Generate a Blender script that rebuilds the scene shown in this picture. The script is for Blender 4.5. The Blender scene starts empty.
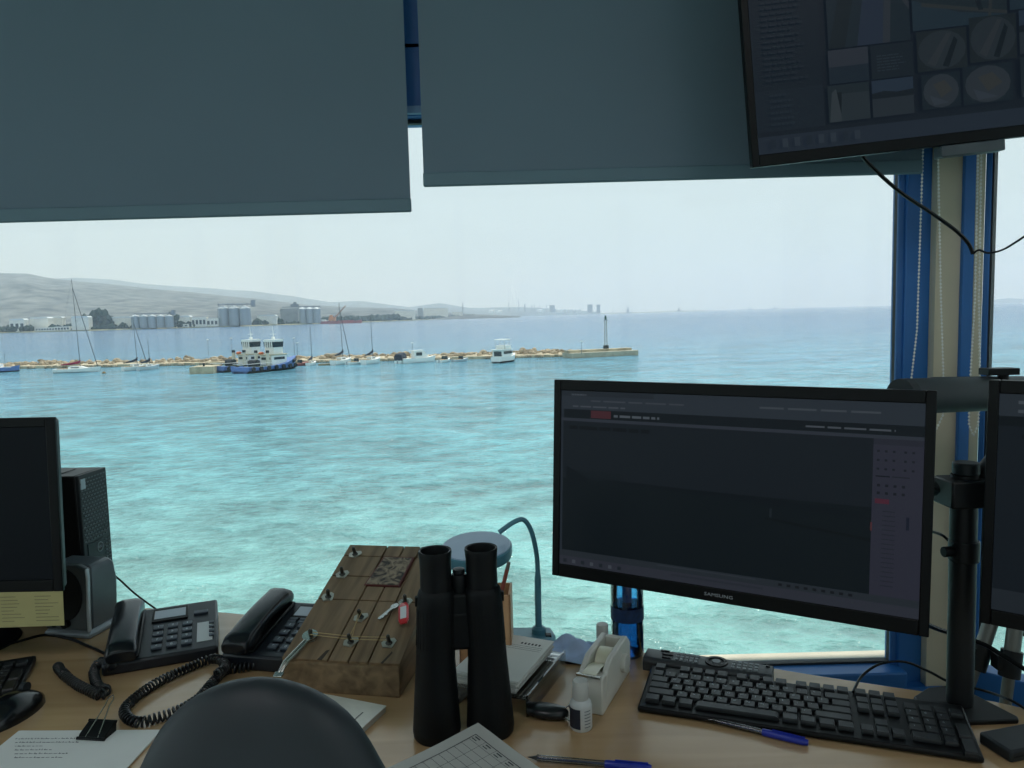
import bpy, bmesh, math, random
import numpy as np
from mathutils import Matrix, Vector, Euler, noise as mnoise
random.seed(7)
S = bpy.context.scene
C = S.collection
PI = math.pi
R_ = math.radians
SEA = -10.7                      # sea level, the room floor is z = 0
EYE = 1.32                       # height of the phone that took the picture

# ------------------------------------------------------------------ camera
F_ = 760.0
ROLL = math.atan(0.0265)
PITCH = math.atan(69.0 / F_)
def ray(x, y):
    u = (x - 512) / F_; v = (384 - y) / F_
    c, s = math.cos(ROLL), math.sin(ROLL)
    a = u * c + v * s; b = -u * s + v * c
    cp, sp = math.cos(PITCH), math.sin(PITCH)
    return Vector((a, cp + b * sp, -sp + b * cp))
def at_z(x, y, z):               # a sight line met with the level z
    r = ray(x, y); return Vector((0, 0, EYE)) + r * ((z - EYE) / r.z)
def at_y(x, y, Y):               # a sight line met with the depth Y
    r = ray(x, y); return Vector((0, 0, EYE)) + r * (Y / r.y)
def desk_at(x, y, z=.75): return at_z(x, y, z)
cam = bpy.data.objects.new('camera', bpy.data.cameras.new('camera')); C.objects.link(cam)
fw = ray(512, 384).normalized()
rt = (ray(513, 384) - ray(511, 384)).normalized()
up = rt.cross(fw)
cm = Matrix((rt, up, -fw)).transposed().to_4x4(); cm.translation = (0, 0, EYE)
cam.matrix_world = cm
cam.data.sensor_width = 36; cam.data.lens = 36 * F_ / 1024
cam.data.clip_start = .02; cam.data.clip_end = 60000
S.camera = cam

# ------------------------------------------------------------------ light
S.view_settings.view_transform = 'Standard'; S.view_settings.look = 'None'
S.view_settings.gamma = 1; S.view_settings.use_curve_mapping = False
S.view_settings.exposure = 0.0
S.cycles.use_denoising = True
S.cycles.max_bounces = 12; S.cycles.volume_bounces = 3; S.cycles.diffuse_bounces = 6; S.cycles.transparent_max_bounces = 16
S.cycles.sample_clamp_indirect = 6
S.cycles.caustics_reflective = False; S.cycles.caustics_refractive = False
def lin(h):
    h = h.lstrip('#'); o = []
    for i in (0, 2, 4):
        c = int(h[i:i + 2], 16) / 255
        o.append(c / 12.92 if c <= .04045 else ((c + .055) / 1.055) ** 2.4)
    return tuple(o)
wd = bpy.data.worlds.new('hazy_sky'); S.world = wd; wd.use_nodes = True
wn, wl = wd.node_tree.nodes, wd.node_tree.links
wbg = wn['Background']
tc = wn.new('ShaderNodeTexCoord'); sx = wn.new('ShaderNodeSeparateXYZ'); rp = wn.new('ShaderNodeValToRGB')
wl.new(tc.outputs['Generated'], sx.inputs[0]); wl.new(sx.outputs['Z'], rp.inputs[0]); wl.new(rp.outputs[0], wbg.inputs[0])
rp.color_ramp.elements[0].position = 0; rp.color_ramp.elements[0].color = (*lin('#d8eaee'), 1)
rp.color_ramp.elements[1].position = 1; rp.color_ramp.elements[1].color = (*lin('#b9d6e6'), 1)
e = rp.color_ramp.elements.new(.22); e.color = (*lin('#dff0f3'), 1)
wbg.inputs[1].default_value = 1.0
sun = bpy.data.lights.new('sun', 'SUN'); sun.energy = 3.4; sun.angle = R_(.6); sun.color = (1, .96, .9)
so = bpy.data.objects.new('sun', sun); C.objects.link(so)
so.location = (2, 8, 20)
SUN_EL, SUN_AZ = R_(68), R_(14)   # high, ahead and a little to the right
sd = Vector((math.cos(SUN_EL) * math.sin(SUN_AZ), math.cos(SUN_EL) * math.cos(SUN_AZ), math.sin(SUN_EL)))
so.rotation_euler = sd.to_track_quat('Z', 'Y').to_euler()

# ------------------------------------------------------------------ materials
MATS = {}; SCREEN = .6
def mat(name, col, rough=.5, metal=0, spec=.5, var=.12, scale=30, bump=0, coat=0, stretch=None):
    """a procedural material: colour broken up by noise, optional fine relief"""
    if name in MATS: return MATS[name]
    m = bpy.data.materials.new(name); m.use_nodes = True; MATS[name] = m
    n, l = m.node_tree.nodes, m.node_tree.links
    p = n['Principled BSDF']; c = lin(col) if isinstance(col, str) else col
    t = n.new('ShaderNodeTexCoord'); no = n.new('ShaderNodeTexNoise'); no.inputs['Scale'].default_value = scale
    no.inputs['Detail'].default_value = 3
    src = t.outputs['Object']
    if stretch:
        mp = n.new('ShaderNodeMapping'); mp.inputs['Scale'].default_value = stretch
        l.new(src, mp.inputs[0]); src = mp.outputs[0]
    l.new(src, no.inputs['Vector'])
    cr = n.new('ShaderNodeValToRGB')
    cr.color_ramp.elements[0].position = .3; cr.color_ramp.elements[1].position = .7
    cr.color_ramp.elements[0].color = (*[x * (1 - var) for x in c], 1)
    cr.color_ramp.elements[1].color = (*[min(1, x * (1 + var)) for x in c], 1)
    l.new(no.outputs['Fac'], cr.inputs[0]); l.new(cr.outputs[0], p.inputs['Base Color'])
    p.inputs['Roughness'].default_value = rough; p.inputs['Metallic'].default_value = metal
    p.inputs['Specular IOR Level'].default_value = spec
    if coat: p.inputs['Coat Weight'].default_value = coat; p.inputs['Coat Roughness'].default_value = .12
    if bump:
        b = n.new('ShaderNodeBump'); b.inputs['Strength'].default_value = bump; b.inputs['Distance'].default_value = .002
        l.new(no.outputs['Fac'], b.inputs['Height']); l.new(b.outputs[0], p.inputs['Normal'])
    return m
def glow(col, k=1.0):            # a lit patch of a display
    name = 'display_' + col.lstrip('#') + ('' if k == 1 else '_%d' % int(k * 100))
    if name in MATS: return MATS[name]
    m = bpy.data.materials.new(name); m.use_nodes = True; MATS[name] = m
    p = m.node_tree.nodes['Principled BSDF']
    p.inputs['Base Color'].default_value = (.003, .0035, .004, 1); p.inputs['Roughness'].default_value = .35
    p.inputs['Specular IOR Level'].default_value = .12
    p.inputs['Emission Color'].default_value = (*lin(col), 1); p.inputs['Emission Strength'].default_value = k * SCREEN
    return m
def glassy(name, tint, gloss=.06, rough=.02, dust_or_sheen=0.0):   # thin clear sheet or wall
    if name in MATS: return MATS[name]
    m = bpy.data.materials.new(name); m.use_nodes = True; MATS[name] = m
    n, l = m.node_tree.nodes, m.node_tree.links
    n.remove(n['Principled BSDF'])
    tr = n.new('ShaderNodeBsdfTransparent'); tr.inputs[0].default_value = (*tint, 1)
    gl = n.new('ShaderNodeBsdfGlossy'); gl.inputs['Roughness'].default_value = rough
    fr = n.new('ShaderNodeFresnel'); fr.inputs[0].default_value = 1.45
    ml = n.new('ShaderNodeMath'); ml.operation = 'MULTIPLY'; ml.inputs[1].default_value = gloss / .04
    l.new(fr.outputs[0], ml.inputs[0])
    mx = n.new('ShaderNodeMixShader'); l.new(ml.outputs[0], mx.inputs[0]); l.new(tr.outputs[0], mx.inputs[1]); l.new(gl.outputs[0], mx.inputs[2])
    last = mx
    if dust_or_sheen:
        tl = n.new('ShaderNodeBsdfTranslucent'); tl.inputs[0].default_value = (.8, .85, .85, 1)
        no = n.new('ShaderNodeTexNoise'); no.inputs['Scale'].default_value = 3; no.inputs['Detail'].default_value = 5
        t = n.new('ShaderNodeTexCoord'); l.new(t.outputs['Object'], no.inputs['Vector'])
        m2 = n.new('ShaderNodeMath'); m2.operation = 'MULTIPLY'; m2.inputs[1].default_value = dust_or_sheen
        l.new(no.outputs['Fac'], m2.inputs[0])
        mx2 = n.new('ShaderNodeMixShader'); l.new(m2.outputs[0], mx2.inputs[0]); l.new(mx.outputs[0], mx2.inputs[1]); l.new(tl.outputs[0], mx2.inputs[2])
        last = mx2
    l.new(last.outputs[0], n['Material Output'].inputs[0])
    return m

# ------------------------------------------------------------------ mesh helpers
class MB:
    def __init__(s): s.v = []; s.f = []; s.m = []; s.cur = 0; s.M = None
    def add(s, vs, fs):
        o = len(s.v)
        for p in vs:
            p = Vector(p); s.v.append(s.M @ p if s.M else p)
        for f in fs: s.f.append([i + o for i in f]); s.m.append(s.cur)
        return s
    def box(s, x0, x1, y0, y1, z0, z1):
        return s.add([(x0, y0, z0), (x1, y0, z0), (x1, y1, z0), (x0, y1, z0), (x0, y0, z1), (x1, y0, z1), (x1, y1, z1), (x0, y1, z1)],
                     [(3, 2, 1, 0), (4, 5, 6, 7), (0, 1, 5, 4), (1, 2, 6, 5), (2, 3, 7, 6), (3, 0, 4, 7)])
    def loft(s, rings, cap=True, closed=True):
        n = len(rings[0]); vs = [p for r in rings for p in r]; fs = []
        for i in range(len(rings) - 1):
            for j in range(n if closed else n - 1):
                k = (j + 1) % n
                fs.append((i * n + j, i * n + k, (i + 1) * n + k, (i + 1) * n + j))
        if cap: fs.append(tuple(range(n - 1, -1, -1))); fs.append(tuple((len(rings) - 1) * n + j for j in range(n)))
        return s.add(vs, fs)
    def cyl(s, p0, p1, r0, r1=None, n=16, cap=True):
        return s.tube([p0, p1], [r0, r0 if r1 is None else r1], n, cap)
    def tube(s, pts, r, n=8, cap=True):
        pts = [Vector(p) for p in pts]; N = len(pts)
        rs = r if isinstance(r, (list, tuple)) else [r] * N
        t = (pts[1] - pts[0]).normalized()
        a = t.orthogonal().normalized(); rings = []
        for i in range(N):
            t2 = (pts[min(i + 1, N - 1)] - pts[max(i - 1, 0)])
            t2 = t2.normalized() if t2.length > 1e-9 else t
            a = (a - t2 * a.dot(t2)); a = a.normalized() if a.length > 1e-6 else t2.orthogonal().normalized()
            b = t2.cross(a); t = t2
            rings.append([pts[i] + (a * math.cos(2 * PI * k / n) + b * math.sin(2 * PI * k / n)) * rs[i] for k in range(n)])
        return s.loft(rings, cap)
    def lathe(s, prof, n=24, c=(0, 0, 0), cap=True):
        return s.loft([[(c[0] + r * math.cos(2 * PI * k / n), c[1] + r * math.sin(2 * PI * k / n), c[2] + z) for k in range(n)] for r, z in prof], cap)
    def prism(s, poly, z0, z1):
        return s.loft([[(x, y, z0) for x, y in poly], [(x, y, z1) for x, y in poly]])
    def prism_x(s, poly, x0, x1):      # poly in (y, z), swept along x
        return s.loft([[(x0, y, z) for y, z in poly], [(x1, y, z) for y, z in poly]])
    def prism_y(s, poly, y0, y1):
        return s.loft([[(x, y0, z) for x, z in poly], [(x, y1, z) for x, z in poly]])
    def ball(s, c, r, n=12, m=8):
        rx, ry, rz = r if isinstance(r, (tuple, list)) else (r, r, r)
        rings = []
        for i in range(m + 1):
            t = -PI / 2 + PI * max(.02, min(m - .02, i)) / m
            rings.append([(c[0] + rx * math.cos(t) * math.cos(2 * PI * k / n), c[1] + ry * math.cos(t) * math.sin(2 * PI * k / n), c[2] + rz * math.sin(t)) for k in range(n)])
        return s.loft(rings)
    def quad(s, a, b, c, d): return s.add([a, b, c, d], [(0, 1, 2, 3)])
    def mesh(s, name, mats, smooth=40):
        me = bpy.data.meshes.new(name); me.from_pydata([tuple(p) for p in s.v], [], s.f); me.validate()
        for m in (mats if isinstance(mats, (list, tuple)) else [mats]): me.materials.append(m)
        if len(s.m) == len(me.polygons): me.polygons.foreach_set('material_index', s.m)
        bm = bmesh.new(); bm.from_mesh(me)
        bmesh.ops.recalc_face_normals(bm, faces=bm.faces[:]); bm.to_mesh(me); bm.free()
        if smooth:
            me.polygons.foreach_set('use_smooth', [True] * len(me.polygons)); me.set_sharp_from_angle(angle=R_(smooth))
        return me
def put(name, me, parent=None, loc=None, rot=None):
    o = bpy.data.objects.new(name, me); C.objects.link(o); o.parent = parent
    if loc is not None: o.location = loc
    if rot is not None: o.rotation_euler = rot
    return o
def part(name, mb, m, parent=None, bevel=0, loc=None, rot=None, smooth=40, label=None, seg=2):
    o = put(name, mb.mesh(name, m, smooth), parent, loc, rot)
    if bevel:
        b = o.modifiers.new('bevel', 'BEVEL'); b.width = bevel; b.segments = seg; b.limit_method = 'ANGLE'; b.angle_limit = R_(35)
    if label: o['label'] = label
    return o
def tag(o, label, cat, group=None, kind=None):
    o['label'] = label
    if cat: o['category'] = cat
    if group: o['group'] = group
    if kind: o['kind'] = kind
    return o
def thing(name, label, cat, loc=(0, 0, 0), rotz=0, group=None):
    o = put(name, None, None, loc, (0, 0, rotz)); o.empty_display_size = .05
    return tag(o, label, cat, group)
def struct(name, mb, m, parent=None, bevel=0, smooth=0):
    o = part(name, mb, m, parent, bevel, smooth=smooth)
    if parent is None: o['kind'] = 'structure'
    return o
def frame_empty(name, label, cat, origin, xd, zd, group=None):   # an Empty turned so that x runs along xd and z close to zd
    o = thing(name, label, cat, group=group)
    x = Vector(xd).normalized(); z = Vector(zd); z = (z - x * z.dot(x)).normalized(); y = z.cross(x)
    M = Matrix((x, y, z)).transposed().to_4x4(); M.translation = origin
    o.matrix_world = M; return o
def text_mb(s, size, mb, M, align='CENTER', depth=0):
    cu = bpy.data.curves.new('lettering', 'FONT'); cu.body = s; cu.size = size; cu.align_x = align; cu.align_y = 'CENTER'; cu.extrude = depth
    cu.resolution_u = 2
    o = bpy.data.objects.new('lettering', cu); C.objects.link(o)
    dg = bpy.context.evaluated_depsgraph_get(); dg.update()
    me = bpy.data.meshes.new_from_object(o.evaluated_get(dg))
    old = mb.M; mb.M = M
    mb.add([v.co.copy() for v in me.vertices], [list(p.vertices) for p in me.polygons]); mb.M = old
    bpy.data.objects.remove(o); bpy.data.curves.remove(cu); bpy.data.meshes.remove(me)
    return mb
UPRIGHT = Matrix.Rotation(PI / 2, 4, 'X')          # lettering on a face that looks along -y
def copy_thing(o, loc, rotz=None):
    c = o.copy(); C.objects.link(c); c.location = loc
    if rotz is not None: c.rotation_euler = (0, 0, rotz)
    for ch in o.children:
        d = ch.copy(); C.objects.link(d); d.parent = c
        for g in ch.children:
            k = g.copy(); C.objects.link(k); k.parent = d
    return c
# ------------------------------------------------------------------ materials in use
BLUE = mat('blue_frame_paint', '#2f70b6', .42, var=.06, scale=6)
BEIGE = mat('cream_wall_paint', '#cfc6ae', .7, var=.05, scale=5)
WALLIN = mat('interior_wall_paint', '#c9c6ba', .8, var=.04, scale=4)
BLACK = mat('black_plastic', '#07090b', .42, spec=.22, var=.15, scale=60)
BLACKM = mat('matt_black_metal', '#0b0e11', .5, metal=.2, var=.12, scale=50)
DARKG = mat('dark_grey_plastic', '#1d2226', .45, spec=.35, var=.12, scale=60)
KEYCAP = mat('keycap_plastic', '#171a1d', .42, spec=.45, var=.2, scale=80)
SILVER = mat('silver_plastic', '#8d949a', .35, metal=.3, var=.06, scale=60)
STEEL = mat('polished_steel', '#b9b9b4', .22, metal=1, var=.08, scale=80)
PAPER = mat('white_paper', '#dfe0dd', .8, var=.03, scale=12, spec=.2)
INK = mat('dark_ink', '#2a3038', .7, var=.1)
GASKET = mat('rubber_gasket', '#23282b', .6, var=.15, scale=20)
PANE = glassy('window_glass', (.975, .985, .98), .018, .0, dust_or_sheen=.03)
ACRYL = glassy('clear_acrylic', (.96, .97, .97), .09, .03, dust_or_sheen=.14)  # pale scatter put in for the white edge highlights, not dust
SHEET_EDGE = mat('paper_edge', '#c4c5c0', .8, var=.2, scale=300, stretch=(1, 1, 40))

# ------------------------------------------------------------------ the room
fl = MB().prism([(-1.7, -2.5), (2.2, -2.5), (2.2, .46), (1.06, 1.62), (-1.7, 1.62)], -.12, 0)
struct('floor', fl, mat('floor_vinyl', '#8a857a', .5, var=.1, scale=3))
ce = MB().prism([(-2.4, -3.2), (3.0, -3.2), (3.0, .9), (1.45, 2.45), (-2.4, 2.45)], 2.45, 2.62)
struct('ceiling', ce, mat('ceiling_white', '#d6d6d0', .85, var=.03, scale=3))
struct('wall_front', MB().box(-1.7, .91, 1.565, 1.70, 0, .50).box(-1.7, 1.06, 1.58, 1.70, 1.86, 2.45), BLUE)
ped = MB()                                     # the tower that carries the room
ped.prism([(-1.7, -2.5), (2.2, -2.5), (2.2, .46), (1.06, 1.68), (-1.7, 1.68)], SEA - 2, -.12)
struct('tower_shaft', ped, mat('tower_concrete', '#b9b3a4', .85, var=.08, scale=1))
# front window: rails, jambs, header, glass
w1 = put('window_1', None); w1['kind'] = 'structure'
part('bottom_rail', MB().box(-1.56, .83, 1.56, 1.626, .47, .536), BLUE, w1, .004)
part('header', MB().box(-1.6, .811, 1.58, 1.68, 1.726, 1.87), BLUE, w1, .003)
part('header_lip', MB().box(-1.6, .811, 1.565, 1.60, 1.728, 1.742), mat('pale_blue_lip', '#6f93b8', .5), w1)
part('left_jamb', MB().box(-1.66, -1.55, 1.57, 1.67, .0, 1.9), BLUE, w1, .003)
JX = lambda px, Y: at_y(px, 300, Y).x
part('right_jamb', MB().box(JX(905, 1.592), JX(935, 1.592), 1.592, 1.626, 0, 2.45), BLUE, w1, .003)
part('right_jamb_lip', MB().box(JX(897, 1.60), JX(906, 1.60), 1.60, 1.626, 0, 2.45), mat('lighter_blue_paint', '#3a74b6', .4, var=.05), w1, .002)
g = MB().box(-1.55, .822, 1.608, 1.624, .535, .541).box(-1.55, .822, 1.608, 1.624, 1.718, 1.727).box(JX(895.5, 1.606), JX(899, 1.606), 1.606, 1.618, .54, 1.72)
part('gasket', g, GASKET, w1)
part('pane', MB().box(-1.55, JX(897, 1.613), 1.613, 1.619, .538, 1.722), PANE, w1, smooth=0)
struct('ledge_outside', MB().box(-1.7, 1.0, 1.68, 1.715, .40, .515), mat('sun_bleached_concrete', '#d8d0bd', .9, var=.1, scale=14))
# corner pier between the two windows
struct('trim_1', MB().box(JX(935, 1.57), JX(963, 1.57), 1.57, 1.68, 0, 2.45), BEIGE)
struct('trim_2', MB().box(JX(962, 1.56), JX(973, 1.56), 1.56, 1.68, 0, 2.45), BLUE, bevel=.002)
struct('trim_3', MB().box(JX(973, 1.57), JX(982, 1.57), 1.57, 1.68, 0, 2.45), BEIGE)
# oblique right wall with its own window
WX = JX(982, 1.575); WRO = (WX, 1.575, 0)
wr = put('window_2', None, None, WRO, (0, 0, R_(-45))); wr['kind'] = 'structure'
part('left_jamb', MB().box(0, .011, 0, .03, 0, 2.45), BLUE, wr, .002)
part('jamb_gasket', MB().box(.011, .0145, .004, .03, .545, 2.2), GASKET, wr)
part('bottom_rail', MB().box(.011, 1.66, -.015, .03, .44, .542), BLUE, wr, .003)
part('header', MB().box(.02, 1.66, -.01, .08, 2.15, 2.45), BLUE, wr, .003)
part('right_jamb', MB().box(1.58, 1.66, -.01, .08, .0, 2.2), BLUE, wr, .003)
part('pane', MB().box(.0135, 1.6, .02, .026, .548, 2.16), PANE, wr, smooth=0)
wo = struct('wall_right', MB().box(.02, 1.66, -.01, .08, 0, .44), BLUE); wo.location = WRO; wo.rotation_euler = (0, 0, R_(-45))
# walls behind the photographer: the tower room is glazed all round
def glazed(name, wname, p0, p1, sill, head):
    p0, p1 = Vector(p0), Vector(p1); d = p1 - p0; L = d.length; a = math.atan2(d.y, d.x)
    w = struct(name, MB().box(0, L, 0, .08, 0, sill).box(0, L, 0, .08, head, 2.45).box(0, .1, 0, .08, sill, head).box(L - .1, L, 0, .08, sill, head), WALLIN)
    w.location = (p0.x, p0.y, 0); w.rotation_euler = (0, 0, a)
    k = put(wname, None, None, (p0.x, p0.y, 0), (0, 0, a)); k['kind'] = 'structure'
    fr = MB(); n = 3
    for i in range(n + 1):
        x = .1 + (L - .2) * i / n; fr.box(max(.1, x - .03), min(L - .1, x + .03), .01, .07, sill, head)
    fr.box(.1, L - .1, .01, .07, sill, sill + .05).box(.1, L - .1, .01, .07, head - .05, head)
    part('frame', fr, BLUE, k); part('pane', MB().box(.11, L - .11, .037, .043, sill + .02, head - .02), PANE, k, smooth=0)
glazed('wall_left', 'window_3', (-1.7, -2.5), (-1.7, 1.62), .55, 2.25)
glazed('wall_back', 'window_4', (2.2, -2.5), (-1.7, -2.5), .55, 2.25)
glazed('wall_right_rear', 'window_5', (2.2, .46), (2.2, -2.5), .55, 2.25)

# unseen panels added overhead as fill light to brighten the room
def panel(x, y, label):
    t = thing('fill_light', label, 'light', (x, y, 2.45), 0, 'added fill light panels')
    part('frame', MB().box(-.31, .31, -.31, .31, -.025, 0), SILVER, t, .003)
    o = part('diffuser', MB().box(-.29, .29, -.29, .29, -.028, -.025), PANEL, t)
PANEL = mat('fill_light_diffuser', '#e8e8e4', .6)
PANEL.node_tree.nodes['Principled BSDF'].inputs['Emission Color'].default_value = (1, .95, 1, 1)
PANEL.node_tree.nodes['Principled BSDF'].inputs['Emission Strength'].default_value = 3.9
panel(-.75, -.1, 'square fill light panel added above the left of the room, out of view'); panel(.95, -.1, 'square fill light panel added above the right of the room, out of view')

# ------------------------------------------------------------------ the sea
def sea_material():
    m = bpy.data.materials.new('sea_water'); m.use_nodes = True
    n, l = m.node_tree.nodes, m.node_tree.links; p = n['Principled BSDF']
    t = n.new('ShaderNodeTexCoord'); s = n.new('ShaderNodeSeparateXYZ'); l.new(t.outputs['Object'], s.inputs[0])
    big = n.new('ShaderNodeTexNoise'); big.inputs['Scale'].default_value = .03; big.inputs['Detail'].default_value = 4
    mpb = n.new('ShaderNodeMapping'); mpb.inputs['Scale'].default_value = (.5, 1, 1)
    l.new(t.outputs['Object'], mpb.inputs[0]); l.new(mpb.outputs[0], big.inputs['Vector'])
    # depth of water: shallow turquoise at the tower, deep blue out in the bay
    lg = n.new('ShaderNodeMath'); lg.operation = 'LOGARITHM'; lg.inputs[1].default_value = 10
    mxx = n.new('ShaderNodeMath'); mxx.operation = 'MAXIMUM'; mxx.inputs[1].default_value = 10; l.new(s.outputs['Y'], mxx.inputs[0]); l.new(mxx.outputs[0], lg.inputs[0])
    a1 = n.new('ShaderNodeMath'); a1.operation = 'MULTIPLY_ADD'; a1.inputs[1].default_value = .22; a1.inputs[2].default_value = -.11
    l.new(big.outputs['Fac'], a1.inputs[0])
    a2 = n.new('ShaderNodeMath'); a2.operation = 'ADD'; l.new(lg.outputs[0], a2.inputs[0]); l.new(a1.outputs[0], a2.inputs[1])
    mr = n.new('ShaderNodeMapRange'); mr.inputs[1].default_value = 1.0; mr.inputs[2].default_value = 3.4; l.new(a2.outputs[0], mr.inputs[0])
    cr = n.new('ShaderNodeValToRGB'); l.new(mr.outputs[0], cr.inputs[0])
    els = SEA_COLOURS
    cr.color_ramp.elements[0].position = els[0][0]; cr.color_ramp.elements[0].color = (*els[0][1], 1)
    cr.color_ramp.elements[1].position = els[-1][0]; cr.color_ramp.elements[1].color = (*els[-1][1], 1)
    for q, c in els[1:-1]: e = cr.color_ramp.elements.new(q); e.color = (*c, 1)
    # waves: swell, chop and ripples
    def noise(sc, det, st, rough=.55):
        mp = n.new('ShaderNodeMapping'); mp.inputs['Scale'].default_value = st; mp.inputs['Rotation'].default_value = (0, 0, .25)
        l.new(t.outputs['Object'], mp.inputs[0])
        q = n.new('ShaderNodeTexNoise'); q.inputs['Scale'].default_value = sc; q.inputs['Detail'].default_value = det; q.inputs['Roughness'].default_value = rough
        l.new(mp.outputs[0], q.inputs['Vector']); return q
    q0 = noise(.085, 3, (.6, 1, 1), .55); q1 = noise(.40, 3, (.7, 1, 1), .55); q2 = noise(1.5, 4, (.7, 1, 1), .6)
    def mix3(a, b, c):
        last = None
        for q, k in ((q0, a), (q1, b), (q2, c)):
            m_ = n.new('ShaderNodeMath'); m_.operation = 'MULTIPLY_ADD'; m_.inputs[1].default_value = k
            l.new(q.outputs['Fac'], m_.inputs[0])
            if last: l.new(last.outputs[0], m_.inputs[2])
            else: m_.inputs[2].default_value = 0
            last = m_
        return last
    bp = n.new('ShaderNodeBump'); bp.inputs['Strength'].default_value = 1; bp.inputs['Distance'].default_value = WAVE
    l.new(mix3(2.2, 1.5, .5).outputs[0], bp.inputs['Height']); l.new(bp.outputs[0], p.inputs['Normal'])
    # ripple light and shade painted into the base colour: pale crests, dark troughs
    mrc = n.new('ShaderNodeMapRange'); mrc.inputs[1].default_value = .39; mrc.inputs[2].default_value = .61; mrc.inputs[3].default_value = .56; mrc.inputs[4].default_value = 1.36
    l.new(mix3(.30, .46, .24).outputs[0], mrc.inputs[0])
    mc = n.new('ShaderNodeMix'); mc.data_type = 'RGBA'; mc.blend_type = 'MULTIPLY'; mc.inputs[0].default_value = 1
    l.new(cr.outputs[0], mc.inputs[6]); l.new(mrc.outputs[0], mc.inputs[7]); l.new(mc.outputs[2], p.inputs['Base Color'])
    p.inputs['Roughness'].default_value = .11; p.inputs['IOR'].default_value = 1.33; p.inputs['Specular IOR Level'].default_value = SEA_SPEC
    return m
WAVE = .8; SEA_SPEC = .25
SEA_COLOURS = [(0, (.23, .43, .385)), (.2, (.22, .43, .40)), (.36, (.15, .38, .42)), (.52, (.115, .31, .41)), (.68, (.08, .205, .34)), (1, (.065, .155, .30))]
sea = MB(); ys = [-60, 2, 20, 60, 150, 300, 700, 1500, 4000, 12000, 40000]
for a, b in zip(ys, ys[1:]):
    w = 60 + b * 1.6
    for i in range(4): sea.quad((-w + w * i / 2, a, SEA), (-w + w * (i + 1) / 2, a, SEA), (-w + w * (i + 1) / 2, b, SEA), (-w + w * i / 2, b, SEA))
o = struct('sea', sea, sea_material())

# ------------------------------------------------------------------ coast, hills, works
def sea_at(px, py): return at_z(px, py, SEA)
def far_pt(px, dist, z=SEA):      # a point at the given distance in the direction of a column of the horizon
    r = ray(px, 315 + (512 - px) * .0265); k = dist / r.y
    return Vector((r.x * k, dist, z))
SHORE = [(-260, 1750), (0, 1950), (130, 2000), (235, 2100), (330, 2400), (400, 3000), (440, 3600), (466, 4300), (480, 5600), (520, 6800), (600, 7400), (690, 7900), (705, 8200)]
la = MB(); fr0 = [far_pt(p, d, SEA - 1) for p, d in SHORE]; fr1 = [far_pt(p, d + 6, SEA + 3) for p, d in SHORE]
bk = [far_pt(p, max(9000, d + 300), SEA + 6) for p, d in SHORE]
la.loft([fr0, fr1, bk], cap=False, closed=False)
struct('shore_land', la, mat('dry_scrub_land', '#8f8a6c', .95, var=.35, scale=.012, spec=.1))
def ridge(name, prof, dist, depth, m, seed):
    rng = random.Random(seed); px = np.array([p for p, _ in prof], float); py = np.array([q for _, q in prof], float)
    N = 300; rows = 26; pts = []
    xs = np.linspace(px[0], px[-1], N); yy = np.interp(xs, px, py)
    ph = [rng.uniform(0, 6) for _ in range(6)]
    for r in range(rows):
        t = r / (rows - 1); row = []
        for i in range(N):
            D = dist - depth * (1 - t)
            top = at_y(xs[i], yy[i], dist); base = far_pt(xs[i], D)
            hgt = max(4, top.z - SEA) * (t ** .8)
            q_ = mnoise.fractal(Vector((base.x * .0016, D * .0016, seed)), .8, 2.1, 6)
            wob = 1 + q_ * .34 * (1 - t) * min(1, t * 4) + q_ * .02
            row.append((base.x, D, SEA + hgt * max(.05, wob)))
        pts.append(row)
    pts.append([(x, y + depth * .6, SEA) for x, y, z in pts[-1]])
    mb = MB().loft(pts, cap=False, closed=False)
    o = part(name, mb, m, smooth=180); o['kind'] = 'structure'; return o
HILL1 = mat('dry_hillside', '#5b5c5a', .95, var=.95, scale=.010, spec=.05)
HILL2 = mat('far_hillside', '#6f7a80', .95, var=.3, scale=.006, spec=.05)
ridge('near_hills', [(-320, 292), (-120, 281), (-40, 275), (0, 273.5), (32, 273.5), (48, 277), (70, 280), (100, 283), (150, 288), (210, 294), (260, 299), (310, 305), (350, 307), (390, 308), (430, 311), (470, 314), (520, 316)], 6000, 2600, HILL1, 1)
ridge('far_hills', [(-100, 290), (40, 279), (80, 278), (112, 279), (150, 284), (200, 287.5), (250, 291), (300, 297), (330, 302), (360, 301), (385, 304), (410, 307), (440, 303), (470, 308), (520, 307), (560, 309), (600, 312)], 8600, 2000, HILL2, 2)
ridge('cape', [(978, 303), (996, 299.5), (1008, 298), (1024, 299), (1060, 298.5), (1120, 301)], 11000, 900, HILL2, 3)

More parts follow.
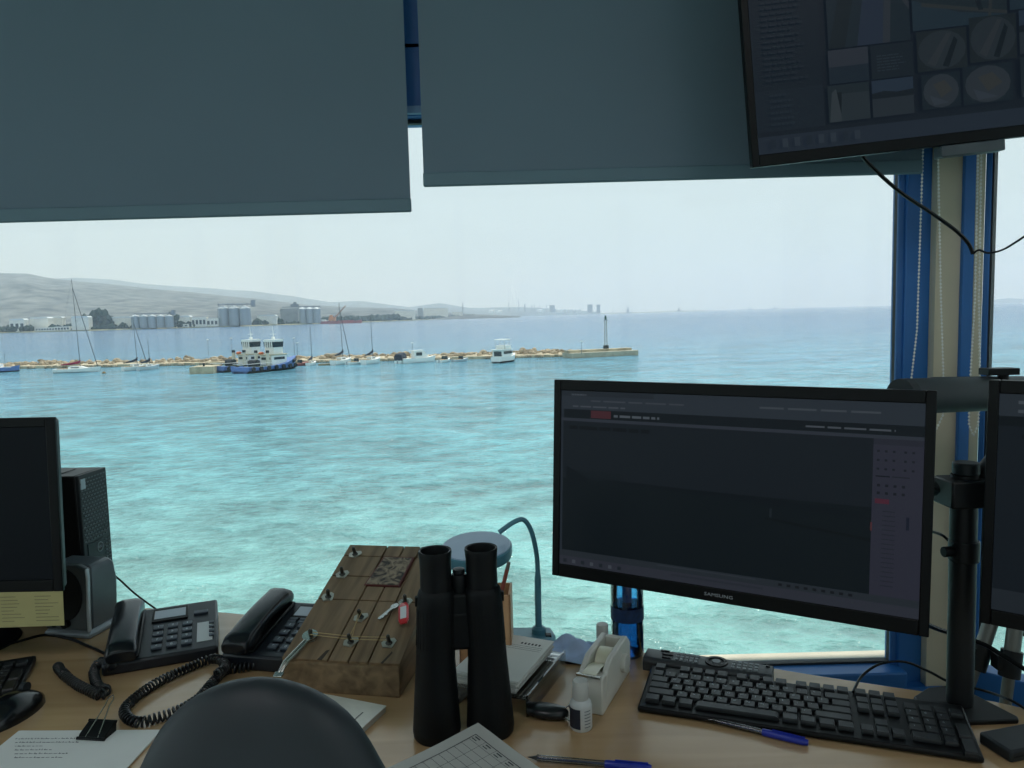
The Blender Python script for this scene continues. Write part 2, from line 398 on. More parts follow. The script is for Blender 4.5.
WHITEB = mat('white_render', '#e8e4d8', .8, var=.08, scale=.05)
GREYB = mat('grey_cladding', '#8c9298', .7, var=.15, scale=.05)
SILO = mat('galvanised_silo', '#8f989e', .5, metal=.2, var=.15, scale=.08, stretch=(1, 1, .05))
SILOTOP = mat('silo_roof', '#d8dcdc', .5, var=.06, scale=.1)
STACK = mat('chimney_grey', '#7d8288', .7, var=.15, scale=.02)
TREE = mat('shore_foliage', '#26352a', .9, var=.5, scale=.06, spec=.1)
RED = mat('ship_red', '#a33b3a', .6, var=.15, scale=.05)
ORANGE = mat('crane_orange', '#c77f35', .6, var=.1)
TANK = mat('tank_white', '#dfe2e2', .6, var=.05, scale=.02)
def mpp(d): return d / F_                     # metres per pixel at distance d
def silo(px, wpx, ytop, ybase, D, label, group):
    k = mpp(D); b = at_y(px, ybase, D); b.z = SEA + 3; h = at_y(px, ytop, D).z - b.z; r = wpx * k / 2
    t = thing('silo', label, 'silo', b, 0, group)
    part('silo_wall', MB().lathe([(r, 0), (r, h * .86)], 20), SILO, t)
    part('silo_roof', MB().lathe([(r * 1.03, h * .86), (r * .2, h * .985), (.3, h)], 20), SILOTOP, t)
    return t
for i, px in enumerate((224, 235, 246)): silo(px, 10.6, 305.5, 326, 2110, ('left', 'middle', 'right')[i] + ' one of the three tall grey silos standing apart on the far shore', 'three tall silos')
for i, px in enumerate((299, 306.5, 313.5, 320.5)[:3]): silo(px + 4, 7.4, 306.5, 322.5, 2330, ('left', 'middle', 'right')[i] + ' silo of the row against the dark elevator block on the far shore', 'elevator silos')
for i, px in enumerate((136, 144.5, 153, 161.5, 170)): silo(px, 8, 314.5, 327.5, 2020, ('first', 'second', 'third', 'fourth', 'fifth')[i] + ' from the left of five squat silos on the far shore behind the trees', 'squat silos')
def building(px0, px1, ytop, ybase, D, m, name, label, group=None, roof=None, windows=0):
    k = mpp(D); b = at_y((px0 + px1) / 2, ybase, D); b.z = SEA + 2.5
    h = max(3, at_y((px0 + px1) / 2, ytop, D).z - b.z); w = (px1 - px0) * k; d = min(w * .6, 30)
    t = thing(name, label, 'building', b, R_(6), group)
    part('walls', MB().box(-w / 2, w / 2, 0, d, 0, h), m, t)
    if roof: part('roof', MB().prism_y([(-w / 2 - 1, h), (w / 2 + 1, h), (w * .42, h + 3.5), (-w * .42, h + 3.5)], -1, d + 1), roof, t)
    for i in range(windows):
        x = -w / 2 + w * (i + .5) / windows; ww = w / windows * .3
        put('opening', MB().box(x - ww, x + ww, -.3, .2, h * .25, h * .7).mesh('opening', GASKET, 0), t)
    return t
building(281, 298, 308.5, 323, 2380, GREYB, 'grain_elevator', 'dark grey elevator block at the left end of its silo row', None, None)
gan = thing('conveyor_gantry', 'conveyor gantry running across the roofs of the three tall silos', 'gantry', at_y(235, 305, 2105))
gm = MB().box(-48, 52, -3, 3, 0, 3)
for i in range(8): gm.box(-46 + i * 13, -45 + i * 13, -1, 1, -4, 6)
gm.box(45, 55, -4, 4, -6, 12); part('truss', gm, STACK, gan)
gan2 = thing('conveyor_gantry', 'conveyor gantry with headhouse on the elevator silo row', 'gantry', at_y(301, 307.2, 2330))
gm = MB().box(-58, 60, -3, 3, 0, 3); gm.box(-30, -8, -6, 6, 0, 10).box(-22, -14, -4, 4, 10, 16); part('truss', gm, STACK, gan2)
gan3 = thing('conveyor_gantry', 'low conveyor gantry over the five squat silos', 'gantry', at_y(153, 314, 2015))
part('truss', MB().box(-50, 58, -2, 2, 0, 2.5).box(50, 58, -4, 4, -4, 9), STACK, gan3)
for i, (a, b_, yt, yb, D, w, rf) in enumerate([(31, 48, 318.5, 325, 2080, 0, 1), (50, 62, 318, 324, 2150, 0, 1), (72, 88, 317.5, 324, 2060, 0, 1), (36, 54, 327.5, 331, 1985, 7, 0), (55, 69, 326.5, 330.5, 1985, 5, 0),
        (108, 132, 318, 324, 2120, 0, 1), (176, 190, 317, 323, 2150, 0, 1), (192, 206, 317, 326, 2120, 4, 0), (207, 218, 318.5, 326, 2110, 3, 0), (258, 276, 316, 324, 2300, 0, 1), (180, 188, 324, 327.5, 2040, 2, 0),
        (322, 331, 320, 323, 2330, 2, 0), (10, 24, 320, 326, 2050, 3, 1), (-40, -8, 321, 330, 1960, 6, 0), (395, 415, 311, 317, 3300, 0, 1), (424, 448, 308.5, 315, 3900, 0, 1), (418, 423, 308, 316, 3900, 0, 0), (452, 463, 312, 316, 4300, 0, 0)]):
    where = ['pale roofed shed at the far left shore before the trees', 'pale shed just right of the first far left shed', 'white shed seen behind the red-sailed yacht mast', 'low white colonnaded building at the water on the far left shore', 'low white waterside building right of the colonnade',
             'long pale warehouse right of the tall shore trees', 'pale warehouse between squat and tall silos, left one', 'white block just left of the tall silos', 'small white block touching the tall silos', 'pale shed between the tall silos and the elevator block', 'tiny waterside hut below the pale warehouses',
             'small white office right of the elevator silos', 'small house at the far left edge of the shore', 'long white building leaving the frame on the far left shore', 'cream hotel with roof on the middle shore', 'broad pale factory block on the point', 'slim pale tower block on the point', 'small pale building at the tip of the point'][i]
    building(a, b_, yt, yb, max(D - 80, float(np.interp((a + b_) / 2, [p for p, _ in SHORE], [d for _, d in SHORE])) + 5), WHITEB if i not in (16,) else GREYB, 'shore_building', where, 'buildings along the far shore', SILOTOP if rf else None, w)
# shore trees: a dense belt nobody could count, and the few tall ones
tb = MB(); rng = random.Random(5)
def blob(mb, c, r, rng, n=6):
    h = r[2]; rings = []
    for q, s_ in ((0, .55), (.3, 1), (.65, .8), (1, .12)):
        rings.append([(c[0] + r[0] * s_ * math.cos(2 * PI * k / n) * rng.uniform(.7, 1.25), c[1] + r[1] * s_ * math.sin(2 * PI * k / n) * rng.uniform(.7, 1.2), c[2] + h * q) for k in range(n)])
    mb.loft(rings)
for i in range(1900):
    px = rng.uniform(-60, 475)
    D = float(np.interp(px, [p for p, _ in SHORE], [d for _, d in SHORE])) * rng.uniform(1.0, 1.10) + 10
    k = mpp(D); b = far_pt(px, D, SEA + 2.5); b.x += rng.uniform(-1, 1)
    hh = rng.choice((rng.uniform(1.5, 4), rng.uniform(2.5, 7))) * k * (1.0 if px < 400 else .55)
    if 215 < px < 256 or 282 < px < 322: hh *= .45
    blob(tb, b, (hh * rng.uniform(.4, .9), hh * .6, hh), rng)
o = part('tree_belt', tb, TREE, smooth=0); tag(o, 'dark belt of trees and scrub along the far shore', 'trees', kind='stuff')
for i, (px, top) in enumerate([(90, 309), (97, 305.5), (104, 308), (173, 308.5), (110, 314), (336, 314)]):
    b = far_pt(px, 2035 if px < 300 else 2420, SEA + 2.5); h = at_y(px, top, b.y).z - b.z
    t = thing('shore_tree', ['left of the three tall trees clumped on the far left shore', 'tallest tree in the clump on the far left shore', 'right of the three tall trees clumped on the far left shore', 'lone tall tree right of the squat silos', 'lower round tree beside the tall clump on the far left shore', 'dark tree behind the red ship'][i], 'tree', b, 0, 'tall trees on the far shore')
    mb = MB(); rg = random.Random(i)
    for q in range(9): blob(mb, (rg.uniform(-.22, .22) * h, rg.uniform(-.2, .2) * h, h * rg.uniform(.15, .62)), (h * .16, h * .16, h * rg.uniform(.22, .38)), rg)
    part('crown', mb, TREE, t, smooth=0); part('trunk', MB().cyl((0, 0, 0), (0, 0, h * .4), h * .03, n=6), mat('bark', '#5a4a3a', .9), t)
# refinery beyond the point
for i, (px, top, wpx) in enumerate([(463, 303, .8), (509, 303, .9), (519, 300, .6), (525, 305, 1.2), (532, 305.5, .8), (534.5, 304, .5), (540, 304.5, .5), (547, 305, .6), (613, 306.5, .5), (627, 306.5, .6), (628.5, 307.5, .5)]):
    D = 7300 if px > 470 else 4600; b = far_pt(px, D, SEA); h = at_y(px, top, D).z - b.z; r = wpx * mpp(D) / 2
    t = thing('refinery_stack', ['slender stack at the tip of the wooded point', 'squat flare tower under the smoke plume', 'tallest thin stack right of the smoke plume', 'wide column third along the refinery skyline', 'grey column fourth along the refinery skyline', 'thin stack beside the grey fourth column',
        'thin stack in the gap before the refinery block', 'thin stack at the left side of the refinery block', 'thin stack right of the twin blocks', 'mast at the seaward end of the works', 'short mast beside the seaward end mast'][i], 'chimney', b, 0, 'refinery stacks on the skyline')
    part('shaft', MB().cyl((0, 0, 0), (0, 0, h), r * 1.2, r * .8, 8), STACK, t); part('top_rim', MB().cyl((0, 0, h), (0, 0, h + r), r * 1.1, r * 1.1, 8), GASKET, t)
building(550, 555, 305, 312, 7300, STACK, 'refinery_block', 'left grey tower block in the refinery skyline', 'refinery blocks')
building(588, 592.6, 304.5, 311.5, 7400, STACK, 'refinery_block', 'grey block left of the twin pair in the refinery skyline', 'refinery blocks')
building(597, 600.3, 304.5, 311, 7400, STACK, 'refinery_block', 'grey block right of the twin pair in the refinery skyline', 'refinery blocks')
for i, (px, wpx, top) in enumerate([(492, 6, 310.5), (500, 6, 311), (560, 8, 309.5), (570, 7, 309.5), (578, 6, 309.5), (540, 6, 310)]):
    b = far_pt(px, 7150, SEA); h = at_y(px, top, 7150).z - b.z
    t = thing('storage_tank', ['white tank left below the smoke plume', 'white tank below the smoke plume', 'left of three white tanks between the refinery blocks', 'middle of three white tanks between the refinery blocks', 'right of three white tanks between the refinery blocks', 'white tank left of the left refinery block'][i], 'tank', b, 0, 'refinery tanks')
    r = wpx * mpp(7150) / 2; part('tank_wall', MB().lathe([(r, 0), (r, h)], 16), TANK, t); part('tank_roof', MB().lathe([(r, h), (r * .1, h * 1.15)], 16), SILOTOP, t)
# freighter unloading at the silos
fr_ = thing('red_freighter', 'red hulled freighter moored at the far shore right of the silos', 'ship', far_pt(341, 2340, SEA), R_(3))
k = mpp(2340)
part('hull', MB().loft([[(x, -7 * w, -1), (x, 7 * w, -1), (x, 8 * w, z), (x, -8 * w, z)] for x, w, z in ((-20.5 * k, .7, 3 * k), (-19 * k, 1, 2.6 * k), (13 * k, 1, 2.3 * k), (19 * k, .5, 3 * k), (20.5 * k, .05, 3.2 * k))]), RED, fr_)
part('deckhouse', MB().box(-19 * k, -15 * k, -6, 6, 2 * k, 4.4 * k), WHITEB, fr_)
part('hatch_covers', MB().box(-3 * k, 12 * k, -5, 5, 2.3 * k, 3 * k), RED, fr_)
cr_ = thing('dock_crane', 'orange dock crane with a long jib leaning over the red freighter', 'crane', far_pt(333, 2360, SEA + 3), R_(3))
part('crane_base', MB().box(-4 * k, 3 * k, -6, 6, 2 * k, 5.5 * k).box(-3 * k, 0, -5, 5, 5.5 * k, 7.5 * k).box(-3 * k, -2 * k, -4, 4, -2, 2 * k).box(1.2 * k, 2.2 * k, -4, 4, -2, 2 * k), ORANGE, cr_)
part('jib', MB().cyl((2 * k, 0, 5 * k), (13 * k, 0, 16.5 * k), 3.2, 1.6, 6), mat('jib_rust', '#a9826a', .7), cr_)
# ships at anchor
def freighter(px, wpx, D, label):
    b = far_pt(px, D, SEA); w = wpx * mpp(D) / 2
    t = thing('anchored_ship', label, 'ship', b, R_(12), 'ships at anchor')
    part('hull', MB().loft([[(x, -q, -2), (x, q, -2), (x, q, z), (x, -q, z)] for x, q, z in ((-w, w * .2, w * .35), (w * .7, w * .2, w * .3), (w, 1, w * .4))]), STACK, t)
    part('superstructure', MB().box(-w * .6, -w * .1, -w * .12, w * .12, w * .3, w * .95).box(-w * .42, -w * .3, -2, 2, w * .9, w * 1.4), mat('ship_buff', '#8c8f93', .7), t)
    part('deck_cranes', MB().box(w * .25, w * .33, -2, 2, w * .3, w * .8), STACK, t)
freighter(680, 7, 8200, 'largest anchored ship, first right of the refinery on the horizon')
freighter(695.5, 3.5, 9000, 'smallest anchored ship, beside the largest on the horizon')
freighter(750, 4.5, 8800, 'anchored ship on the horizon above the middle of the main monitor')
freighter(775.5, 5, 8500, 'rightmost anchored ship on the horizon')
freighter(629, 7, 9300, 'long low ship on the horizon just beyond the refinery')
# smoke drifting off the flare and the haze over the bay
def volume(name, dens, col):
    m = bpy.data.materials.new(name); m.use_nodes = True; n = m.node_tree.nodes; n.remove(n['Principled BSDF'])
    v = n.new('ShaderNodeVolumeScatter'); v.inputs['Color'].default_value = (*col, 1); v.inputs['Density'].default_value = dens; v.inputs['Anisotropy'].default_value = .15
    m.node_tree.links.new(v.outputs[0], n['Material Output'].inputs['Volume']); return m
HAZE = 1.35e-4
hz = part('sea_haze', MB().box(-9000, 14000, 900, 12500, SEA + .5, 520), volume('haze_air', HAZE, (.74, .88, 1)), smooth=0)
tag(hz, 'thin pale haze lying over the bay and the far hills', 'haze', kind='stuff')
sm = MB(); rg = random.Random(2)
for i in range(9):
    c = far_pt(509 + i * 1.6 + rg.uniform(-1, 1), 7250, 0); q = at_y(511, 303 - i * 3.6, 7250)
    sm.ball((c.x + rg.uniform(-15, 15), 7250, q.z), (22 + i * 9, 22 + i * 8, 28 + i * 5), 10, 6)
smo = part('smoke_plume', sm, volume('smoke_air', .0016, (.97, .97, .95)), smooth=0); tag(smo, 'faint white smoke rising from the refinery flare', 'smoke', kind='stuff')
# ------------------------------------------------------------------ breakwater
STONE = mat('breakwater_stone', '#a8967e', .95, var=.55, scale=.35)
QUAY = mat('quay_concrete', '#b5a88e', .9, var=.35, scale=.4)
BLINE = [(-140, 371.5), (-40, 370), (40, 368.5), (130, 366.8), (212, 365), (300, 363), (390, 361), (470, 359.3), (540, 357.5), (584, 356.5)]
bw = [sea_at(px, py) for px, py in BLINE]
core = MB()
core.loft([[(p.x, p.y + a, SEA + z) for a, z in ((0, -1), (0, .75), (2.5, .85), (4.5, 1.1), (8, 1.2), (13, -1))] for p in bw])
struct('breakwater', core, QUAY)
rk = MB(); rng = random.Random(11)
for a, b in zip(bw, bw[1:]):
    n = int((b - a).length * 5.5)
    for i in range(n):
        c = a.lerp(b, rng.random()); y = rng.uniform(2.6, 10)
        hp = .5 + .5 * math.sin(c.x * .21) * math.sin(c.x * .083 + 1) + .35 * math.sin(c.x * .57)      # the heaps rise and fall
        if rng.random() > .35 + .6 * hp: continue
        r = rng.uniform(.3, .6) + .55 * rng.random() ** 3
        z = SEA + .9 + (1.0 * max(0, hp) if 3.5 < y < 8 else .2) * rng.random()
        rk.ball((c.x, c.y + y, z), (r * rng.uniform(.8, 1.6), r, r * rng.uniform(.6, 1.1)), 6, 4)
    if a.x > -200:
        for i in range(int((b - a).length * .7)):         # boulders tumbled at the waterline
            c = a.lerp(b, rng.random()); r = rng.uniform(.3, .6); rk.ball((c.x, c.y - rng.uniform(0, .4), SEA + .3), (r * 1.3, r, r), 6, 4)
o = part('boulders', rk, STONE, smooth=0); tag(o, 'tan boulders heaped along the crest of the breakwater', 'rocks', kind='stuff')
# concrete pier head with its light beacon
p0, p1 = sea_at(572, 358.5), sea_at(641, 355)
q = MB(); dx = (p1 - p0).normalized(); nn = Vector((-dx.y, dx.x, 0)); L = (p1 - p0).length
ph = [(0, 0), (L * .96, 0), (L, 1.5), (L * .97, 5), (0, 6)]
q.loft([[p0 + dx * a + nn * b + Vector((0, 0, z)) for a, b in ph] for z in (-1, 1.35)]); struct('pier_head', q, mat('grey_concrete', '#b3ab98', .9, var=.15, scale=.7))
q = MB(); q.loft([[p0 + dx * a + nn * b + Vector((0, 0, z)) for a, b in ((.2, 2.5), (L * .93, 2.5), (L * .93, 5), (.2, 5.5))] for z in (1.3, 2.0)]); struct('pier_parapet', q, QUAY)
bp_ = sea_at(607, 356); kk = mpp(bp_.y); bp_.y += 2; bp_.z = SEA + 2
t = thing('light_beacon', 'slim lattice light beacon standing on the pier head', 'beacon', bp_)
lt = MB()
for sx_, sy_ in ((-.35, -.35), (.35, -.35), (.35, .35), (-.35, .35)): lt.cyl((sx_, sy_, 0), (sx_ * .7, sy_ * .7, 7.8), .07, n=5)
for i in range(7):
    z = .5 + i * 1.05; s = .35 - .1 * z / 8
    for a, b in (((-s, -s), (s, -s)), ((s, -s), (s, s)), ((s, s), (-s, s)), ((-s, s), (-s, -s))): lt.cyl((*a, z), (*b, z + 1.0), .045, n=4)
part('lattice_mast', lt, mat('beacon_paint', '#a9aa9f', .6), t); part('base_block', MB().box(-.7, .7, -.7, .7, -.2, .9), GASKET, t)
part('platform', MB().box(-.6, .6, -.6, .6, 7.8, 7.95), STACK, t); part('lantern', MB().lathe([(.3, 8), (.32, 8.8), (.1, 9.2)], 10), mat('lantern_green', '#35564a', .4), t)
# ------------------------------------------------------------------ boats
GEL = mat('white_gelcoat', '#f0efe9', .35, var=.03, scale=2)
NAVY = mat('navy_canvas', '#1f2a3d', .8, var=.1, scale=3)
MAST = mat('alloy_mast', '#6f7478', .4, metal=.4, var=.05, scale=1)
TEAK = mat('teak_deck', '#a98d68', .8, var=.15, scale=3)
TINT = mat('tinted_window', '#26333b', .2, var=.1, scale=3)
BHULL = mat('blue_hull_paint', '#5d7bb4', .5, var=.1, scale=1)
RUST = mat('dark_boot_stripe', '#23282f', .7, var=.2, scale=1)
MAROON = mat('maroon_sail_cover', '#8e2f48', .8, var=.12, scale=2)
def hull_rings(L, B, fb, sheer=.25, draft=.35, transom=.75, n=9):
    rings = []
    for i in range(n):
        t = i / (n - 1); x = -L / 2 + L * t
        w = B / 2 * (transom + (1 - transom) * math.sin(min(1, t / .55) * PI / 2)) if t < .55 else B / 2 * max(.03, math.cos((t - .55) / .45 * PI / 2) ** .75)
        z = fb * (1 + sheer * (t - .35) ** 2 * 4 * (1 if t > .35 else .4)); rk_ = L * .04 * t ** 4
        rings.append([(x + rk_, w, z), (x, w * .92, fb * .3), (x - rk_, w * .5, -draft), (x - rk_, -w * .5, -draft), (x, -w * .92, fb * .3), (x + rk_, -w, z)])
    return rings
def boat(name, label, px, py, L, yaw, B=None, fb=None, hull=GEL, group='boats moored along the breakwater', cat='boat', stripe=None):
    t = thing(name, label, cat, sea_at(px, py) + Vector((0, B * .4 if B else 1, 0)), R_(yaw), group)
    part('hull', MB().loft(hull_rings(L, B, fb)), hull, t, smooth=30)
    if stripe:
        r = [[(p[0], p[1] * 1.02, min(p[2], fb * .25) if p[2] > 0 else p[2]) for p in ring] for ring in hull_rings(L, B, fb)]
        part('boot_stripe', MB().loft(r), stripe, t, smooth=30)
    return t
def sailboat(label, px, py, L, yaw, mast, cover=NAVY, hull=GEL, stay=True, lean=-3, backs=True):
    B = L * .34; fb = L * (.09 if L > 9 else .15)
    t = boat('sailing_yacht', label, px, py, L, yaw, B, fb, hull, cat='yacht')
    part('coachroof', MB().loft([[(x, w, fb * 1.0), (x, w * .8, z), (x, -w * .8, z), (x, -w, fb * 1.0)] for x, w, z in ((-L * .16, B * .3, fb * 1.62), (L * .1, B * .28, fb * 1.6), (L * .24, B * .18, fb * 1.15))]), GEL, t)
    part('cockpit', MB().box(-L * .42, -L * .18, -B * .26, B * .26, fb * .9, fb * 1.12), TEAK, t)
    part('cabin_window', MB().box(-L * .1, L * .08, -B * .285, B * .285, fb * 1.25, fb * 1.42), TINT, t)
    mx = L * .08; l = math.tan(R_(lean)) * mast
    part('mast', MB().cyl((mx, 0, fb), (mx - abs(l) * .4, 0, mast), .095, .06, 6).cyl((mx, -B * .3, mast * .55), (mx, B * .3, mast * .55), .05, n=4), MAST, t)
    part('boom', MB().cyl((mx, 0, fb * 2.1), (-L * .36, 0, fb * 2.0), .09, n=6), MAST, t)
    part('sail_cover', MB().tube([(mx + .1, 0, fb * 3.3), (mx - .15, 0, fb * 2.7), (-L * .1, 0, fb * 2.35), (-L * .35, 0, fb * 2.1)], [.12, .33, .3, .14], 8), cover, t)
    if stay: part('furled_genoa', MB().cyl((L * .47, 0, fb * 1.3), (mx - abs(l) * .35, 0, mast * .9), .10, .06, 6), mat('dark_sail_band', '#39424c', .8), t)
    if backs: part('backstay', MB().cyl((-L * .48, 0, fb), (mx - abs(l) * .4, 0, mast * .99), .02, n=4), MAST, t)
    part('bow_rail', MB().tube([(L * .3, B * .3, fb * 1.5), (L * .46, .05, fb * 1.75), (L * .3, -B * .3, fb * 1.5)], .03, 5), STEEL, t)
    return t
sailboat('largest white sailing yacht with a maroon cover on its boom', 74, 372.8, 11, 8, 24.5, MAROON)
sailboat('white sailing yacht moored just right of the small mooring buoy', 134, 370.4, 7, 55, 14)
sailboat('grey white sailing yacht close against the right side of another yacht', 147, 370.0, 6.4, 62, 8, stay=False, hull=mat('grey_gelcoat', '#c3c8ca', .4))
sailboat('white sailing yacht with the tallest mast right of the tugs', 341, 364.6, 8.2, 68, 16.5, NAVY, lean=-6)
sailboat('white sailing yacht with a single dark mast left of the canopy boat', 371, 363.9, 7.8, 66, 12.8, NAVY, stay=False)
sailboat('small white yacht in the gap just right of the tugs', 311, 365.4, 5, 80, 10.5, NAVY, stay=False)
t = boat('blue_boat', 'blue hulled boat cut by the left edge of the picture', -2, 372.5, 9, 12, 3, 1.25, BHULL, stripe=RUST)
part('wheelhouse', MB().box(-2.6, .4, -1, 1, 1.1, 2.3), GEL, t, .1); part('mast', MB().cyl((1.2, 0, 1), (1.2, 0, 5), .06, n=5), MAST, t); part('gunwale', MB().box(-4, 3, -1.35, 1.35, 1.2, 1.32), GEL, t)
def dinghy(px, py, L, yaw, label, hull=GEL, canopy=None, console=True):
    t = boat('motor_boat', label, px, py, L, yaw, L * .36, L * .11, hull)
    fb = L * .11
    part('deck_well', MB().box(-L * .4, L * .2, -L * .12, L * .12, fb * .9, fb * 1.1), TEAK, t)
    if console: part('windscreen', MB().prism_x([(-L * .14, fb), (L * .14, fb), (L * .12, fb * 2.3), (-L * .12, fb * 2.3)], L * .02, L * .08), TINT, t)
    if canopy: part('canopy', MB().loft([[(x, w, fb), (x, w, z * .8), (x, w * .6, z), (x, -w * .6, z), (x, -w, z * .8), (x, -w, fb)] for x, w, z in ((-L * .46, L * .15, fb * 3.1), (-L * .05, L * .16, fb * 3.6), (L * .1, L * .1, fb * 2.2))]), canopy, t)
    part('outboard_motor', MB().box(-L * .53, -L * .48, -.13, .13, .1, fb * 1.3), mat('outboard_grey', '#a4a8aa', .5), t, .05)
    return t
dinghy(402.5, 363.2, 7.2, 75, 'motor boat under a navy canvas canopy', GEL, NAVY)
t = boat('cabin_cruiser', 'small white cabin cruiser beside the navy canopy boat', 418, 362.9, 7.4, 28, 2.6, .95); t.scale = (1.25, 1.25, 1.3)
part('cabin', MB().loft([[(x, w, .9), (x, w * .9, z), (x, -w * .9, z), (x, -w, .9)] for x, w, z in ((-1.2, 1, 2.5), (1.0, .95, 2.4), (2.2, .6, 1.2))]), GEL, t)
part('cabin_window', MB().box(-.8, .5, -1.02, 1.02, 1.5, 2.15), TINT, t); part('roof_rack', MB().box(-1.6, .9, -.9, .9, 2.5, 2.6), GEL, t)
dinghy(444, 362.4, 6.4, 70, 'white inflatable boat third left of the flybridge cruiser', GEL, console=True)
dinghy(460, 361.6, 5.6, 50, 'small white skiff between the inflatable and the flybridge cruiser', mat('grey_gelcoat', '#c3c8ca', .4))
dinghy(298, 366, 6.4, 50, 'red decked boat just right of the tugs', mat('faded_red_paint', '#a8605a', .6))
dinghy(355, 364.4, 6.2, 55, 'low cream dinghy between the two masted yachts', GEL)
dinghy(325, 365.4, 3.6, 20, 'small tan rowing boat left of the tallest masted yacht', TEAK, console=False)
# flybridge cruiser
t = boat('flybridge_cruiser', 'white flybridge motor cruiser with a sun top, alone on the breakwater', 505, 362.3, 9, 62, 3.3, 1.35, stripe=RUST, cat='boat')
t.scale = (1.1, 1.1, 1.12)
part('saloon', MB().loft([[(x, w, 1.3), (x, w * .92, z), (x, -w * .92, z), (x, -w, 1.3)] for x, w, z in ((-3.4, 1.45, 2.9), (1.0, 1.4, 2.9), (2.6, .9, 1.5))]), GEL, t)
part('saloon_window', MB().box(-3.0, .8, -1.5, 1.5, 2.0, 2.6).box(-3.45, -3.35, -1.0, 1.0, 1.5, 2.6), TINT, t)
part('roof_overhang', MB().box(-4.2, 1.0, -1.6, 1.6, 2.9, 3.05), GEL, t)
part('flybridge', MB().box(-1.8, .8, -1.3, 1.3, 3.05, 3.9), GEL, t, .1)
part('sun_top', MB().box(-2.6, .2, -1.35, 1.35, 5.1, 5.3), GEL, t, .08)
for x in (-2.3, 0):
    for y in (-1.2, 1.2): part('sun_top_post', MB().cyl((x, y, 3.1), (x, y, 5.1), .05, n=5), STEEL, t)
# the two tugs side by side
def tug(px, py, label, yaw):
    L, B, fb = 18.5, 6.2, 1.3
    t = thing('tugboat', label, 'tugboat', sea_at(px, py) + Vector((0, 4, 0)), R_(yaw), 'pair of blue tugs')
    part('hull', MB().loft(hull_rings(L, B, fb, .9, .6, .92, 11)), BHULL, t, smooth=30)
    r = [[(p[0], p[1] * 1.012, min(p[2], fb * .42)) for p in ring] for ring in hull_rings(L, B, fb, .9, .6, .92, 11)]
    part('black_lower_hull', MB().loft(r), RUST, t, smooth=30)
    part('work_deck', MB().box(-L * .46, L * .1, -B * .4, B * .4, fb * .9, fb * 1.04), mat('green_grey_deck', '#7c8a70', .8, var=.2, scale=1), t)
    part('deckhouse', MB().box(-.6, 4.6, -1.9, 1.9, fb, fb + 2.5), GEL, t, .15)
    part('deckhouse_window', MB().box(-.66, 4.66, -1.4, 1.4, fb + 1.4, fb + 2.0).box(.2, 3.8, -1.96, 1.96, fb + 1.4, fb + 2.0), TINT, t)
    part('bridge_deck', MB().box(-1.2, 4.9, -2.1, 2.1, fb + 2.5, fb + 2.7), mat('buff_deck', '#c0b69a', .7), t)
    part('wheelhouse', MB().loft([[(x * s + 2.6, y * s, z) for x, y in ((-1.8, -1.5), (1.2, -1.5), (1.7, -.8), (1.7, .8), (1.2, 1.5), (-1.8, 1.5))] for s, z in ((1, fb + 2.6), (1, fb + 4.4), (1.1, fb + 5.8), (1.1, fb + 6.3))]), GEL, t)
    part('wheelhouse_window', MB().loft([[(x * s + 2.6, y * s, z) for x, y in ((-1.8, -1.5), (1.2, -1.5), (1.7, -.8), (1.7, .8), (1.2, 1.5), (-1.8, 1.5))] for s, z in ((1.03, fb + 4.4), (1.12, fb + 5.7))]), TINT, t)
    for y in (-1.0, -.35, .35, 1.0): put('window_post', MB().box(.42, .72, y - .12, y + .12, fb + 4.3, fb + 5.8).mesh('window_post', GEL, 0), t)
    for y in (-1.85, 1.85):
        f = part('funnel', MB().lathe([(.45, fb), (.4, fb + 3.0), (.36, fb + 3.2)], 10, (-1.9, y, 0)), mat('funnel_buff', '#cfc9b6', .6), t)
        part('funnel_cap', MB().lathe([(.42, fb + 3.2), (.4, fb + 3.8)], 10, (-1.9, y, 0)), RUST, f)
    part('signal_mast', MB().cyl((2.4, 0, fb + 6.3), (2.2, 0, fb + 9.6), .13, .06, 6).cyl((2.3, -1.0, fb + 7.6), (2.3, 1.0, fb + 7.6), .06, n=5).box(2.0, 2.6, -.3, .3, fb + 6.3, fb + 6.9), GEL, t)
    part('winch', MB().cyl((-4.6, -1.2, fb + .9), (-4.6, 1.2, fb + .9), .8, n=12).box(-5.2, -4.0, -1.4, -1.2, fb, fb + 1.5).box(-5.2, -4.0, 1.2, 1.4, fb, fb + 1.5), RUST, t)
    part('rescue_boat', MB().ball((-.3, 1.7, fb + 3.0), (.9, .4, .35), 10, 6), mat('rescue_orange', '#cf6a3a', .6), t)
    for i in range(7):
        x = -8 + i * 2.5; put('tyre_fender', MB().lathe([(.25, -.16), (.55, -.16), (.55, .16), (.25, .16)], 10).mesh('tyre_fender', RUST), t, (x, -B * .5 - .12 if x < 4 else -B * .5 + (x - 4) * .22, fb * .75), (R_(90), 0, 0))
    part('bow_fender', MB().tube([(L * .36, -B * .33, fb * 1.5), (L * .47, -B * .14, fb * 1.75), (L * .5, 0, fb * 1.85), (L * .47, B * .14, fb * 1.75), (L * .36, B * .33, fb * 1.5)], .42, 8), RUST, t)
    part('bulwark_rail', MB().tube([(-L * .47, B * .42, fb + .9), (-L * .47, -B * .42, fb + .9), (0, -B * .48, fb + .9)], .05, 5), GEL, t)
    return t
tug(240, 371, 'blue tug on the left of the pair, beside the concrete block', 62)
tug(263, 372, 'blue tug on the right of the pair, nearest to the tower', 64)
t = thing('mooring_block', 'square pale concrete mooring block at the left bow of the tugs', 'block', sea_at(201, 374) + Vector((0, 2, 0)), R_(4))
